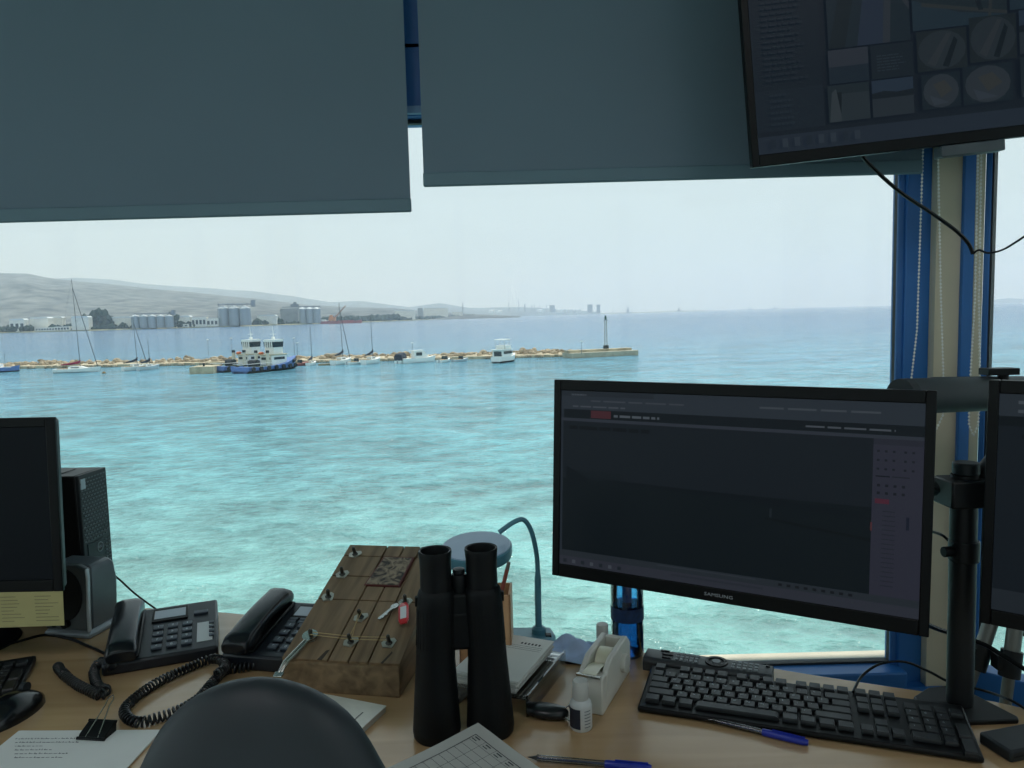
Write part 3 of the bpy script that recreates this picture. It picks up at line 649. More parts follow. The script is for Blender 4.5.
part('block_body', MB().box(-2.8, 2.8, -2, 5, -.6, 1.7), QUAY, t, .05); part('bollard', MB().lathe([(.25, 1.7), (.2, 2.2), (.35, 2.3), (.3, 2.45)], 10), RUST, t)
for i, (px, h) in enumerate([(201, 4.9), (225, 5.2), (289, 5.0), (292, 3.6), (410, 3.2), (584, 3.0)]):
    b = sea_at(px, 364); b.y += 6; b.z = SEA + 2
    t = thing('lamp_post', ['leftmost lamp post on the breakwater, above the mooring block', 'lamp post just left of the tugs', 'lamp post just right of the tugs', 'shorter post beside the lamp post right of the tugs', 'thin post behind the cabin cruiser', 'thin post at the root of the pier head'][i], 'lamp post', b, 0, 'posts on the breakwater')
    part('post', MB().cyl((0, 0, 0), (0, 0, h), .07, .05, 6), MAST, t); part('lamp_head', MB().box(-.3, .3, -.15, .15, h, h + .25), GEL, t)
t = thing('mooring_buoy', 'small brown mooring buoy floating left of the two close yachts', 'buoy', sea_at(104, 373.5)); part('float', MB().ball((0, 0, .1), (.45, .45, .4)), mat('buoy_orange', '#8a6a3a', .6), t); part('mooring_ring', MB().lathe([(.1, .5), (.12, .62)], 8), STEEL, t)
# ------------------------------------------------------------------ desk
def wood(name, c1, c2, axis_scale, rough=.3, scale=9, spec=.5):
    m = bpy.data.materials.new(name); m.use_nodes = True; n, l = m.node_tree.nodes, m.node_tree.links; p = n['Principled BSDF']
    t = n.new('ShaderNodeTexCoord'); mp = n.new('ShaderNodeMapping'); mp.inputs['Scale'].default_value = axis_scale
    l.new(t.outputs['Object'], mp.inputs[0])
    no = n.new('ShaderNodeTexNoise'); no.inputs['Scale'].default_value = scale; no.inputs['Detail'].default_value = 6; no.inputs['Distortion'].default_value = .6
    l.new(mp.outputs[0], no.inputs['Vector'])
    cr = n.new('ShaderNodeValToRGB'); cr.color_ramp.elements[0].position = .32; cr.color_ramp.elements[1].position = .68
    cr.color_ramp.elements[0].color = (*lin(c1), 1); cr.color_ramp.elements[1].color = (*lin(c2), 1)
    l.new(no.outputs['Fac'], cr.inputs[0]); l.new(cr.outputs[0], p.inputs['Base Color'])
    p.inputs['Roughness'].default_value = rough; p.inputs['Specular IOR Level'].default_value = spec
    b = n.new('ShaderNodeBump'); b.inputs['Strength'].default_value = .08; b.inputs['Distance'].default_value = .001
    l.new(no.outputs['Fac'], b.inputs['Height']); l.new(b.outputs[0], p.inputs['Normal'])
    return m
DESKW = wood('desk_laminate', '#ac8c66', '#bf9f78', (.5, 5, 5), .2, 5, .7)
BOXW = wood('weathered_plank', '#6a5843', '#917a5e', (6, .6, 6), .6, 9, .3)
desk = thing('desk', 'long light wood desk under the window carrying all the equipment', 'desk')
DP = [(-1.62, .66), (1.15, .66), (1.15, .80), (.76, .99), (.68, 1.045), (.557, 1.095), (.464, 1.135), (.339, 1.194), (.218, 1.229), (-.58, 1.458), (-.833, 1.510), (-.88, 1.548), (-1.62, 1.548)]
part('desktop', MB().prism(DP, .722, .75), DESKW, desk, .003)
for x in (-1.58, -.5, .95): part('side_panel', MB().box(x, x + .025, .70, .92 if x > .5 else 1.3, 0, .722), DESKW, desk)
part('modesty_panel', MB().box(-1.55, .95, .86, .88, .35, .72), DESKW, desk)

# ------------------------------------------------------------------ blinds
BLIND = mat('blue_grey_blind_cloth', '#788a97', .85, var=.04, scale=2.2, spec=.2, bump=.1)
_n, _l = BLIND.node_tree.nodes, BLIND.node_tree.links
_t = _n.new('ShaderNodeBsdfTranslucent'); _t.inputs[0].default_value = (*lin('#8aa0b0'), 1); _m = _n.new('ShaderNodeMixShader'); _m.inputs[0].default_value = .12
_l.new(_n['Principled BSDF'].outputs[0], _m.inputs[1]); _l.new(_t.outputs[0], _m.inputs[2]); _l.new(_m.outputs[0], _n['Material Output'].inputs[0])
BAR = mat('blind_bar', '#6a8490', .6, var=.04, scale=3)
def blind(x0, x1, z, y, label):
    t = thing('roller_blind', label, 'blind', ((x0 + x1) / 2, y, 2.38), 0, 'roller blinds over the front window'); w = (x1 - x0) / 2
    part('fabric', MB().box(-w, w, -.0006, .0006, z + .02 - 2.38, .0), BLIND, t)
    part('bottom_bar', MB().box(-w - .001, w + .001, -.006, .006, z - 2.38, z + .027 - 2.38), BAR, t, .003)
    part('roller_tube', MB().cyl((-w - .01, 0, .012), (w + .01, 0, .012), .024, n=16), BAR, t)
    for s in (-1, 1): part('bracket', MB().box(s * (w + .012) - .003, s * (w + .012) + .003, -.03, .03, -.02, .07), SILVER, t)
    return t
xl = at_y(411, 212, 1.535); xr0 = at_y(424, 187, 1.535); xr1 = at_y(921, 177, 1.535)
blind(-1.5, xl.x, xl.z, 1.535, 'left blue grey roller blind, the wider one hanging lower')
blind(xr0.x, xr1.x, xr0.z, 1.535, 'right blue grey roller blind, hanging higher and partly behind the wall screen')
BEAD = mat('white_bead', '#f2f0ea', .4)
def bead_chain(label, pts):
    t = thing('bead_chain', label, 'chain', pts[0], 0, 'blind pull chains'); o = Vector(pts[0])
    P = [Vector(p) - o for p in pts]; mb = MB(); cord = MB().tube(P, .0006, 4)
    d = 0
    for a, b in zip(P, P[1:]):
        L = (b - a).length
        while d < L:
            c = a.lerp(b, d / L); mb.ball(c, .0025, 6, 4); d += .0072
        d -= L
    part('cord', cord, BEAD, t); o_ = part('beads', mb, BEAD, t); o_['kind'] = 'stuff'
def arc(a, b, sag, n=10):
    a, b = Vector(a), Vector(b); return [a.lerp(b, i / n) + Vector((0, 0, -sag * 4 * (i / n) * (1 - i / n))) for i in range(n + 1)]
c0 = at_y(923, 150, 1.535); c1 = at_y(917, 330, 1.535); c2 = at_y(911, 382, 1.53); c3 = at_y(905, 425, 1.53)
bead_chain('white bead chain hanging in front of the blue window jamb', [(c0.x, 1.535, 2.36), tuple(c0), tuple(c1), tuple(c2), tuple(c3)])
c0 = at_y(938, 150, 1.535); c1 = at_y(941, 300, 1.535); c2 = at_y(944, 395, 1.53); c3 = at_y(937, 428, 1.53)
bead_chain('white bead chain over the wide cream strip of the corner pier', [(c0.x, 1.535, 2.36), tuple(c0), tuple(c1), tuple(c2), tuple(at_y(943, 415, 1.53)), tuple(c3), tuple(at_y(931, 440, 1.53))])
c0 = at_y(981.5, 150, 1.53); c1 = at_y(979, 300, 1.53); c2 = at_y(980, 395, 1.53)
bead_chain('white bead chain with a looped end, rightmost on the corner pier', [(c0.x, 1.53, 2.36), tuple(c0), tuple(c1), tuple(c2), tuple(at_y(978, 425, 1.53)), tuple(at_y(973.5, 436, 1.53)), tuple(at_y(969, 425, 1.53)), tuple(at_y(969, 398, 1.53)), tuple(at_y(975, 300, 1.53)), tuple(at_y(978, 155, 1.53)), (c0.x - .008, 1.53, 2.36)])

# ------------------------------------------------------------------ displays
def screen(parent, W, H, rects, y=-.0012, name='screen'):
    """a flat lit panel: rectangles and polygons in its own plane, u to the right and v downwards, 0..1"""
    mb = MB(); ms = []; idx = {}
    def mi(c):
        if c not in idx: idx[c] = len(ms); ms.append(glow(c))
        return idx[c]
    for k, r in enumerate(rects):
        c = r[-1]; mb.cur = mi(c); yy = y - .00002 * k
        if len(r) == 5: u0, v0, u1, v1 = r[:4]; P = [(u0, v0), (u1, v0), (u1, v1), (u0, v1)]
        else: P = r[0]
        P = [((u - .5) * W, yy, (.5 - v) * H) for u, v in P]
        mb.add(P, [tuple(range(len(P)))])
    o = part(name, mb, ms, parent, smooth=0); return o
def text_rows(rng, u0, u1, v0, v1, n, c, h=.35, gap=True):
    out = []
    for i in range(n):
        v = v0 + (v1 - v0) * (i + .3) / n; hh = (v1 - v0) / n * h; u = u0
        end = u1 - (u1 - u0) * rng.uniform(0, .35)
        while u < end:
            w = rng.uniform(.06, .22) * (u1 - u0); out.append((u, v, min(end, u + w), v + hh, c)); u += w + (u1 - u0) * .03
    return out
def monitor(t, W, H, rects, logo=None, b=(.012, .017, .012, .022), gloss=BLACK, deep=.012):
    """x to the right, z up, the screen looks along -y; origin at the middle of the panel"""
    l, tp, r, bt = b
    fr = MB(); w, h = W / 2, H / 2
    for x0, x1, z0, z1 in ((-w, -w + l, -h, h), (w - r, w, -h, h), (-w + l, w - r, h - tp, h), (-w + l, w - r, -h, -h + bt)): fr.box(x0, x1, -.004, deep, z0, z1)
    part('bezel', fr, gloss, t, .0015)
    part('back_shell', MB().loft([[(sx * w * k, y, sz * h * k) for sx, sz in ((-1, -1), (1, -1), (1, 1), (-1, 1))] for y, k in ((deep - .002, .995), (.022, .97), (.042, .72), (.05, .6))]), gloss, t, .004)
    g = put('panel', None, t, ((l - r) / 2, 0, (bt - tp) / 2))
    o = screen(t, W - l - r, H - tp - bt, rects); o.location = ((l - r) / 2, 0, (bt - tp) / 2); bpy.data.objects.remove(g)
    if logo: part('logo', text_mb(logo, .0068, MB(), Matrix.Translation((0, -.0045, -h + bt * .5)) @ UPRIGHT @ Matrix.Scale(1.35, 4, (1, 0, 0)), depth=.0003), mat('logo_silver', '#9aa0a6', .4), t, smooth=0)
rng = random.Random(3)
GREY1, GREY2, DK, PANELC = '#333b44', '#3a3f4a', '#10171d', '#373746'
UI = [(0, 0, 1, 1, '#2c343d'), (0, .0, 1, .105, GREY1), (0, .0, .3, .03, '#2a3139'), (.01, .105, 1, .155, '#0f161b'), (.1, .108, .165, .15, '#5a2a30'), (0, .155, 1, .172, GREY2),
      (.008, .172, .885, .915, '#161d24'), (.008, .5, .885, .915, '#0c1418'), (.02, .45, .2, .5, '#121a1f'), ([(.02, .43), (.1, .5), (.02, .56)], '#0b1216'), ([(.14, .49), (.5, .5), (.8, .52), (.885, .55), (.885, .56), (.5, .53), (.14, .505)], '#0b1116'),
      ([(.62, .6), (.885, .65), (.885, .665), (.62, .612)], '#080d10'), (.632, .555, .638, .6, '#20282e'), (.885, .172, 1, .915, PANELC), (.885, .172, 1, .2, '#2f303c'), (.892, .455, .925, .478, '#63283a'), (.883, .57, .887, .61, '#6a3438'),
      (0, .915, 1, .95, '#2f353c'), (0, .95, 1, 1, '#3a3d47')]
UI += text_rows(rng, .035, .09, .012, .03, 1, '#5b636c', .5) + text_rows(rng, .1, .42, .045, .062, 1, '#4d555e', .5) + text_rows(rng, .04, .26, .078, .095, 1, '#596069', .5) + text_rows(rng, .175, .36, .12, .142, 1, '#666e76', .6) + text_rows(rng, .6, .96, .04, .06, 1, '#525a63', .5) + text_rows(rng, .72, .97, .122, .14, 1, '#5d656d', .5)
UI += text_rows(rng, .03, .3, .19, .215, 1, '#0a0f13', .8)
for i in range(3):
    for j in range(5): UI.append((.894 + j * .018 + (.008 if j > 2 else 0), .225 + i * .042, .900 + j * .018 + (.008 if j > 2 else 0), .235 + i * .042, '#1c2028'))
UI += [(.892, .345, .925, .351, '#15181f'), (.93, .345, .97, .350, '#22252e')]
for i in range(2):
    for j in range(4): UI.append((.896 + j * .019, .385 + i * .036, .903 + j * .019, .397 + i * .036, '#1a1d25'))
for i in range(17): UI.append((.91, .51 + i * .022, .94, .514 + i * .022, '#262a34'))
UI.append((.965, .53, .972, .59, '#1c2030'))
for i in range(7): UI.append((.015 + i * .03, .965, .026 + i * .03, .985, '#565c66' if i % 2 else '#22282f'))
for i in range(9): UI.append((.66 + i * .022, .925, .67 + i * .022, .938, '#14181d'))
UI += [(.32, .92, .6, .926, '#3a4149'), (.36, .96, .62, .97, '#31353f')]
def murk(c, to='#1b2630', k=.6):
    a = [int(c[i:i + 2], 16) for i in (1, 3, 5)]; b = [int(to[i:i + 2], 16) for i in (1, 3, 5)]
    return '#%02x%02x%02x' % tuple(round(x * (1 - k) + y * k) for x, y in zip(a, b))
UI = [(*r[:-1], murk(r[-1], '#20272f', .3)) for r in UI]
m_c = frame_empty('monitor', 'largest desk monitor, in the middle, showing a dark camera view in a browser', 'monitor', (.301, 1.089, 1.052), (.875, -.483, -.009), (.035, .046, .998), 'desk monitors')
monitor(m_c, .541, .32, UI, 'SAMSUNG', (.0125, .017, .0125, .021))
UI2 = [(0, 0, 1, 1, '#141c23'), (0, 0, 1, .1, '#2b333b'), (0, .1, 1, .145, '#10171c'), (0, .145, 1, .9, '#171e25'), (0, .9, 1, 1, '#252c33')] + text_rows(rng, .04, .3, .02, .05, 1, '#4b535b', .5) + text_rows(rng, .04, .4, .06, .09, 1, '#474f57', .5) + text_rows(rng, .05, .3, .17, .2, 1, '#0c1115', .7)
m_r = frame_empty('monitor', 'monitor cut by the right edge of the picture, beside the stand pole', 'monitor', Vector((.616, .978, 1.057)) + Vector((.79, -.613, 0)) * .27, (.79, -.613, -.006), (.02, .0, 1), 'desk monitors')
monitor(m_r, .541, .323, UI2, None, (.0125, .017, .0125, .021))
m_l = frame_empty('monitor', 'black monitor cut by the left edge of the picture, its screen dark', 'monitor', (-1.008, 1.247, 1.027), (1, -.01, -.004), (.0, .045, 1), 'desk monitors')
monitor(m_l, .50, .292, [(0, 0, 1, 1, '#070c11')], None, (.016, .016, .016, .02), deep=.003)
part('stand_neck', MB().prism_y([(-.04, -.265), (.04, -.265), (.03, .02), (-.03, .02)], .045, .10), BLACK, m_l, .006)
part('stand_foot', MB().lathe([(.09, -.277), (.09, -.268), (.02, -.258)], 32, (0, .10, 0)), BLACK, m_l, .002)
# wall screen with the camera grid
tv = frame_empty('wall_screen', 'big wall screen with a grid of camera pictures, hanging at the upper right', 'screen', (0, 0, 0), (math.cos(R_(5)), .0, math.sin(R_(5))), (-math.sin(R_(5.8)), -.03, math.cos(R_(5.8))))
TW, TH = .97, .56
bl = at_y(752, 168, 1.35); tv.matrix_world.translation = Vector(bl) + tv.matrix_world.to_3x3() @ Vector((TW / 2, 0, TH / 2))
T = [(0, 0, 1, 1, '#151d26'), (0, 0, .125, .93, '#18212a'), (0, .945, 1, 1, '#333d4b'), (.0, .80, .125, .93, '#202932')]
T += text_rows(rng, .02, .10, .02, .78, 44, '#27313a', .4) + text_rows(rng, .025, .07, .81, .92, 6, '#2d3842', .4)
def camview(u0, v0, u1, v1, kind):
    f = lambda a, b: (u0 + (u1 - u0) * a, v0 + (v1 - v0) * b)
    base, A, B, D_ = [('#232f37', '#36425a', '#4a4b50', '#1a2326'), ('#2a3438', '#2f4450', '#4b4842', '#161d20'), ('#252a2c', '#4d4d4d', '#33506a', '#14191c'), ('#1c262d', '#56565a', '#2b3a44', '#10161a')][kind % 4]
    out = [(u0, v0, u1, v1, base)]
    if kind == 0: out += [([f(.35, 1), f(.5, 0), f(.72, 0), f(.66, 1)], A), ([f(.66, 1), f(.72, .1), f(.8, .1), f(.75, 1)], B), ([f(0, 1), f(.18, .2), f(.3, 0), f(.4, 0), f(.2, 1)], D_), ([f(.72, 0), f(1, .5), f(1, .6), f(.74, .2)], B)]
    if kind == 1: out += [([f(0, .55), f(.5, .8), f(1, .9), f(1, 1), f(0, 1)], A), ([f(.1, .6), f(1, .85), f(1, .9), f(.1, .66)], B), ([f(.6, 0), f(.75, .8), f(.7, .8), f(.5, 0)], D_), ([f(.85, 0), f(.8, .9), f(.83, .9), f(.9, 0)], B)]
    if kind == 2: out += [([f(.5 + .48 * math.cos(a * PI / 8), .5 + .48 * math.sin(a * PI / 8)) for a in range(16)], '#3b4145'), ([f(.2, .8), f(.6, .1), f(.7, .1), f(.35, .9)], A), ([f(.5, .9), f(.75, .2), f(.82, .3), f(.62, .95)], D_)]
    if kind == 3: out += [(*f(0, 0), *f(1, .5), '#4a4c55'), (*f(0, .5), *f(1, 1), '#23303d')]
    if kind == 4: out = [(u0, v0, u1, v1, '#1d272e')] + text_rows(rng, u0 + .01, u1 - .01, v0 + .03, v1 - .02, 6, '#444d55', .35)
    if kind == 5: out += [([f(.02, 1), f(.1, .2), f(.2, .1), f(.3, .6), f(.4, 1)], '#5a5f60'), (*f(.3, .25), *f(1, 1), '#3f464a'), ([f(.22, .2), f(.34, .2), f(.3, .8)], '#0f1518')]
    if kind == 6: out += [(*f(0, 0), *f(1, .42), '#3c4c62'), ([f(0, .35), f(.3, .3), f(.6, .36), f(1, .32), f(1, .5), f(0, .5)], '#161d22'), (*f(0, .5), *f(1, 1), '#3f4448')]
    if kind == 7: out += [([f(.5 + .46 * math.cos(a * PI / 8), .5 + .48 * math.sin(a * PI / 8)) for a in range(16)], '#4a4f54'), ([f(.3, .3), f(.6, .2), f(.8, .5), f(.5, .7)], '#5b5648'), ([f(.2, .6), f(.5, .75), f(.7, .85), f(.3, .9)], '#59606a')]
    return out
for a in [(.137, .46, .285, .695, 0), (.29, .46, .46, .67, 1), (.465, .44, .62, .64, 1), (.135, .70, .207, .805, 3), (.212, .70, .288, .805, 4), (.295, .675, .385, .80, 2), (.39, .65, .475, .79, 2), (.48, .645, .60, .78, 6),
          (.13, .81, .205, .925, 5), (.21, .81, .285, .925, 6), (.30, .81, .37, .92, 7), (.375, .80, .465, .92, 7), (.48, .79, .60, .915, 5), (.62, .44, .80, .70, 0), (.80, .44, .99, .70, 1), (.62, .71, .80, .92, 6), (.81, .71, .99, .92, 2), (.137, .0, .5, .455, 0), (.505, .0, .99, .435, 1)]: T += camview(*a)
for i in range(8): T.append((.02 + i * .022, .958, .03 + i * .022, .986, '#4c5663' if i % 3 else '#2a3340'))
T = [(*r[:-1], murk(r[-1])) for r in T]
monitor(tv, TW, TH, T, None, (.013, .013, .013, .02))
part('sensor_bar', MB().box(-.055, .055, -.010, .016, -TH / 2 - .020, -TH / 2 - .001), mat('grey_sensor_bar', '#4a5156', .4), tv, .002).location = (-.105, 0, 0)
part('mount_arm', MB().cyl((0, .05, 0), (0, .12, .02), .03).cyl((0, .12, .02), (0, .12, .62), .022).cyl((0, .12, .60), (0, .12, .62), .06), BLACKM, tv)

# ------------------------------------------------------------------ monitor stand with two arms
st = thing('monitor_stand', 'black pole stand with a foot plate holding two monitors', 'stand', (.622, 1.030, .75))
part('base_plate', MB().prism([(-.06, -.05), (.052, -.048), (.056, -.040), (.030, .035), (.01, .05), (-.02, .045), (-.055, .02)], 0, .007), BLACKM, st, .002)
part('pole', MB().cyl((0, 0, .007), (-.002, 0, .335), .0172, n=24), BLACKM, st)
part('pole_cap', MB().cyl((0, 0, .335), (0, 0, .352), .0172, n=24), DARKG, st, .002)
part('height_collar', MB().cyl((0, 0, .213), (0, 0, .243), .0195, n=24), BLACKM, st, .002); part('collar_knob', MB().cyl((-.018, -.004, .228), (-.032, -.006, .228), .0075, n=10), BLACK, st, .001)
cl = part('arm_clamp', MB().box(-.032, .035, -.024, .024, .292, .33), BLACKM, st, .003)
for z in (.302, .32): put('clamp_bolt', MB().cyl((.02, -.024, z), (.02, -.028, z), .005, n=8).mesh('clamp_bolt', STEEL), cl)
def loc_(p): return Vector(p) - Vector((.622, 1.030, .75))
vb = Vector((.301, 1.089, 1.052)) + Vector((.482, .874, -.057)) * .055
a1 = [loc_((.605, 1.035, 1.062)), loc_((.55, 1.16, 1.062)), loc_((.44, 1.20, 1.058)), loc_(vb + Vector((.482, .874, 0)) * .03), loc_(vb)]
part('left_arm', MB().tube(a1, .014, 10), BLACKM, st)
vp = part('mount_plate', MB().box(-.05, .05, -.004, .004, -.05, .05), BLACKM, st, .002); vp.location = loc_(vb); vp.rotation_euler = (0, 0, math.atan2(-.483, .875))
cr_ = Vector((.616, .978, 1.057)) + Vector((.79, -.613, 0)) * .27; nb = Vector((.613, .79, 0))
a2 = [loc_((.64, 1.035, 1.066)), loc_((.668, 1.04, 1.098)), loc_((.74, 1.04, 1.135)), loc_((.82, 1.03, 1.13)), loc_((.92, .93, 1.09)), loc_(cr_ + nb * .09), loc_(cr_ + nb * .05)]
part('right_arm', MB().tube(a2, .0155, 10), BLACKM, st)
vp2 = part('mount_plate', MB().box(-.05, .05, -.004, .004, -.05, .05), BLACKM, st, .002); vp2.location = loc_(cr_ + nb * .05); vp2.rotation_euler = (0, 0, math.atan2(-.613, .79))

# ------------------------------------------------------------------ telescope on its tripod behind the right monitor
ts = thing('telescope', 'dark grey spotting telescope on a metal tripod in the window corner', 'telescope', (.92, 1.34, 0))
sl = Vector((-.268, -.075, 1.168)); sr = Vector((.045, .055, 1.152)); dt = (sr - sl).normalized()
SCOPE = mat('rubbered_scope', '#353b3f', .55, var=.08, scale=20)
part('scope_tube', MB().tube([sl, sl + dt * .004, sl + dt * .07, sl + dt * .075, sl + dt * .30, sr], [.027, .0285, .0295, .031, .031, .026], 28), SCOPE, ts)
part('objective_rim', MB().tube([sl - dt * .004, sl + dt * .012], [.0285, .0295], 28), DARKG, ts)
part('eyepiece', MB().tube([sr, sr + dt * .03 + Vector((0, 0, .01)), sr + dt * .05 + Vector((0, 0, .05))], [.022, .02, .016], 16), BLACK, ts)
part('sight_rail', MB().box(-.085, -.03, -.015, .015, 1.192, 1.204).cyl((-.05, 0, 1.17), (-.05, 0, 1.195), .009), BLACK, ts, .001)
part('tripod_head', MB().cyl((0, 0, 1.05), (0, 0, 1.14), .024).box(-.03, .03, -.03, .03, 1.125, 1.142), BLACKM, ts)
part('pan_handle', MB().tube([(.02, -.02, 1.11), (.09, -.16, 1.02)], .008, 8), BLACKM, ts)
LEGM = mat('tripod_metal', '#7b7d78', .4, metal=.5, var=.1, scale=20)
for (hx, hy), (fx, fy) in (((.018, -.03), (-.38, -.13)), ((-.012, -.04), (-.22, -.20)), ((.03, .02), (.10, .06))):
    a, b = Vector((hx, hy, 1.07)), Vector((fx, fy, .0)); m_ = a.lerp(b, .35); k = a.lerp(b, .32)
    lg = part('tripod_leg', MB().tube([a, m_], .0125, 12).tube([m_, b + Vector((0, 0, .02))], .0095, 12), LEGM, ts)
    put('leg_clamp', MB().tube([k, k.lerp(b, .06)], .017, 12).box(k.x - .03, k.x - .012, k.y - .01, k.y + .01, k.z - .03, k.z - .005).mesh('leg_clamp', BLACKM), lg)
    put('foot', MB().tube([b + Vector((0, 0, .03)), b], .014, 10).mesh('foot', BLACK), lg)

# ------------------------------------------------------------------ cables
def cable(name, label, pts, r, m=BLACK, n=6, smooth=6):
    P = [Vector(p) for p in pts]; out = []
    for i in range(len(P) - 1):       # Catmull-Rom through the given points
        p0, p1, p2, p3 = P[max(0, i - 1)], P[i], P[i + 1], P[min(len(P) - 1, i + 2)]
        for k in range(smooth):
            t = k / smooth; out.append(.5 * ((2 * p1) + (p2 - p0) * t + (2 * p0 - 5 * p1 + 4 * p2 - p3) * t * t + (3 * p1 - p0 - 3 * p2 + p3) * t ** 3))
    out.append(P[-1]); o = part(name, MB().tube(out, r, n), m); tag(o, label, 'cable'); return o
cable('screen_cable', 'black cable drooping from the wall screen across the corner pier', [at_y(858, 150, 1.41), at_y(870, 165, 1.42), at_y(900, 192, 1.44), at_y(930, 212, 1.47), at_y(955, 230, 1.49), at_y(968, 243, 1.5), at_y(973, 254, 1.5)], .0035)
cable('thin_cable', 'thin cable end curling right from the pier to the picture edge', [at_y(973, 254, 1.5), at_y(979, 250, 1.49), at_y(988, 253, 1.46), at_y(1002, 250, 1.42), at_y(1016, 242, 1.36), at_y(1040, 226, 1.3)], .002)
cable('keyboard_cable', 'thin black cable arching from the big keyboard past the stand pole', [desk_at(853, 692, .768), at_y(862, 676, 1.09), at_y(880, 664, 1.10), at_y(905, 662, 1.11), at_y(930, 672, 1.11), at_y(950, 682, 1.10), at_y(985, 691, 1.09), at_y(1010, 700, 1.02), at_z(1030, 712, .752)], .002)
cable('video_cable', 'thick black cable running from the middle monitor down behind the pole', [at_y(915, 618, 1.05), at_y(935, 628, 1.09), at_y(960, 636, 1.11), at_y(985, 645, 1.10), at_y(1005, 657, 1.08), at_y(1030, 672, 1.05), at_y(1060, 684, 1.0)], .0036)
cable('power_cable', 'short black cable hooking from the middle monitor back to the pole', [at_y(925, 530, 1.04), at_y(940, 534, 1.07), at_y(948, 540, 1.07), at_y(955, 550, 1.06)], .002)
cable('speaker_cable', 'thin black cable falling behind the speaker to the desk edge', [at_y(112, 574, 1.42), at_y(120, 580, 1.44), at_y(133, 592, 1.46), at_y(146, 602, 1.47), desk_at(156, 609, .752)], .0018)
cable('desk_cable', 'black cable crossing the desk in front of the speaker', [desk_at(-12, 650), desk_at(20, 641, .752), desk_at(45, 635, .752), desk_at(70, 639, .752), desk_at(88, 646, .752), desk_at(106, 654, .752)], .0026)
# ------------------------------------------------------------------ keyboards
KM = {}
def key_mesh(w, d):
    if (w, d) not in KM:
        u = .0186; x, y = u * w - .0035, .0177 * d - .0033
        KM[(w, d)] = MB().loft([[(a * x / 2 * k, b * y / 2 * k + o, z) for a, b in ((-1, -1), (1, -1), (1, 1), (-1, 1))] for z, k, o in ((0, 1, 0), (.004, .98, 0), (.0062, .90, .0004))]).mesh('key', KEYCAP, 30)
    return KM[(w, d)]
def keyboard(t, full=True):
    u = .0186; v = .0177; W = 22.5 * u + .012; D = 6.35 * v + .014
    part('case', MB().prism_x([(0, .002), (0, .010), (D * .92, .0145), (D, .0145), (D, .004), (D * .9, 0)], 0, W), BLACK, t, .003)
    import math as _m
    sl = math.atan2(.0045, D * .92)
    def k(x, row, w=1, d=1):
        y = .008 + v * (5.35 - row + .5 + (.25 if row == 0 else 0)) - (d - 1) * v / 2
        put('key', key_mesh(w, d), t, (.007 + u * (x + w / 2), y, .0096 + y * math.tan(sl)), (sl, 0, 0))
    for x in (0, 2, 3, 4, 5, 6.5, 7.5, 8.5, 9.5, 11, 12, 13, 14, 15.25, 16.25, 17.25): k(x, 0)
    for i in range(13): k(i, 1)
    k(13, 1, 2)
    k(0, 2, 1.5)
    for i in range(12): k(1.5 + i, 2)
    k(13.5, 2, 1.5)
    k(0, 3, 1.75)
    for i in range(11): k(1.75 + i, 3)
    k(12.75, 3, 2.25); k(0, 4, 2.25)
    for i in range(10): k(2.25 + i, 4)
    k(12.25, 4, 2.75)
    for x in (0, 1.25, 2.5): k(x, 5, 1.25)
    k(3.75, 5, 6.25)
    for x in (10, 11.25, 12.5, 13.75): k(x, 5, 1.25)
    for r in (1, 2):
        for x in (15.25, 16.25, 17.25): k(x, r)
    k(16.25, 4)
    for x in (15.25, 16.25, 17.25): k(x, 5)
    for x in (18.5, 19.5, 20.5, 21.5): k(x, 1)
    for r in (2, 3, 4):
        for x in (18.5, 19.5, 20.5): k(x, r)
    lg = MB()
    for r, (x0, chars) in {1: (0, '`1234567890-='), 2: (1.5, 'QWERTYUIOP[]'), 3: (1.75, "ASDFGHJKL;'"), 4: (2.25, 'ZXCVBNM,./')}.items():
        for i, ch in enumerate(chars):
            y = .008 + v * (5.35 - r + .5) + .002
            text_mb(ch, .0062, lg, Matrix.Translation((.007 + u * (x0 + i + .40), y, .0096 + y * math.tan(sl) + .0067)) @ Matrix.Rotation(sl, 4, 'X'))
    for r, row in enumerate(('789', '456', '123')):
        for i, ch in enumerate(row):
            y = .008 + v * (5.35 - (r + 2) + .5) + .002
            text_mb(ch, .0062, lg, Matrix.Translation((.007 + u * (18.9 + i), y, .0096 + y * math.tan(sl) + .0067)) @ Matrix.Rotation(sl, 4, 'X'))
    part('key_letters', lg, mat('key_letter_grey', '#8d969c', .5), t, smooth=0)
    k(18.5, 5, 2); k(20.5, 5); k(21.5, 3, 1, 2); k(21.5, 5, 1, 2)
kb = thing('keyboard', 'full size black keyboard lying in front of the middle monitor', 'keyboard', (.166, 1.036, .75), R_(-19.7), 'keyboards'); keyboard(kb)
kb2 = thing('keyboard', 'black keyboard cut off at the left edge below the dark monitor', 'keyboard', (-1.18, .979, .75), R_(21), 'keyboards'); keyboard(kb2)
# pale block that only shows its corner at the lower right
wd_ = thing('flat_case', 'flat dark grey case cut by the lower right corner of the picture', 'case', (.600, .915, .75), R_(14))
part('case_body', MB().box(0, .17, -.022, .026, 0, .016), DARKG, wd_, .003); part('case_seam', MB().box(.004, .166, -.0225, -.0215, .007, .008), BLACK, wd_)
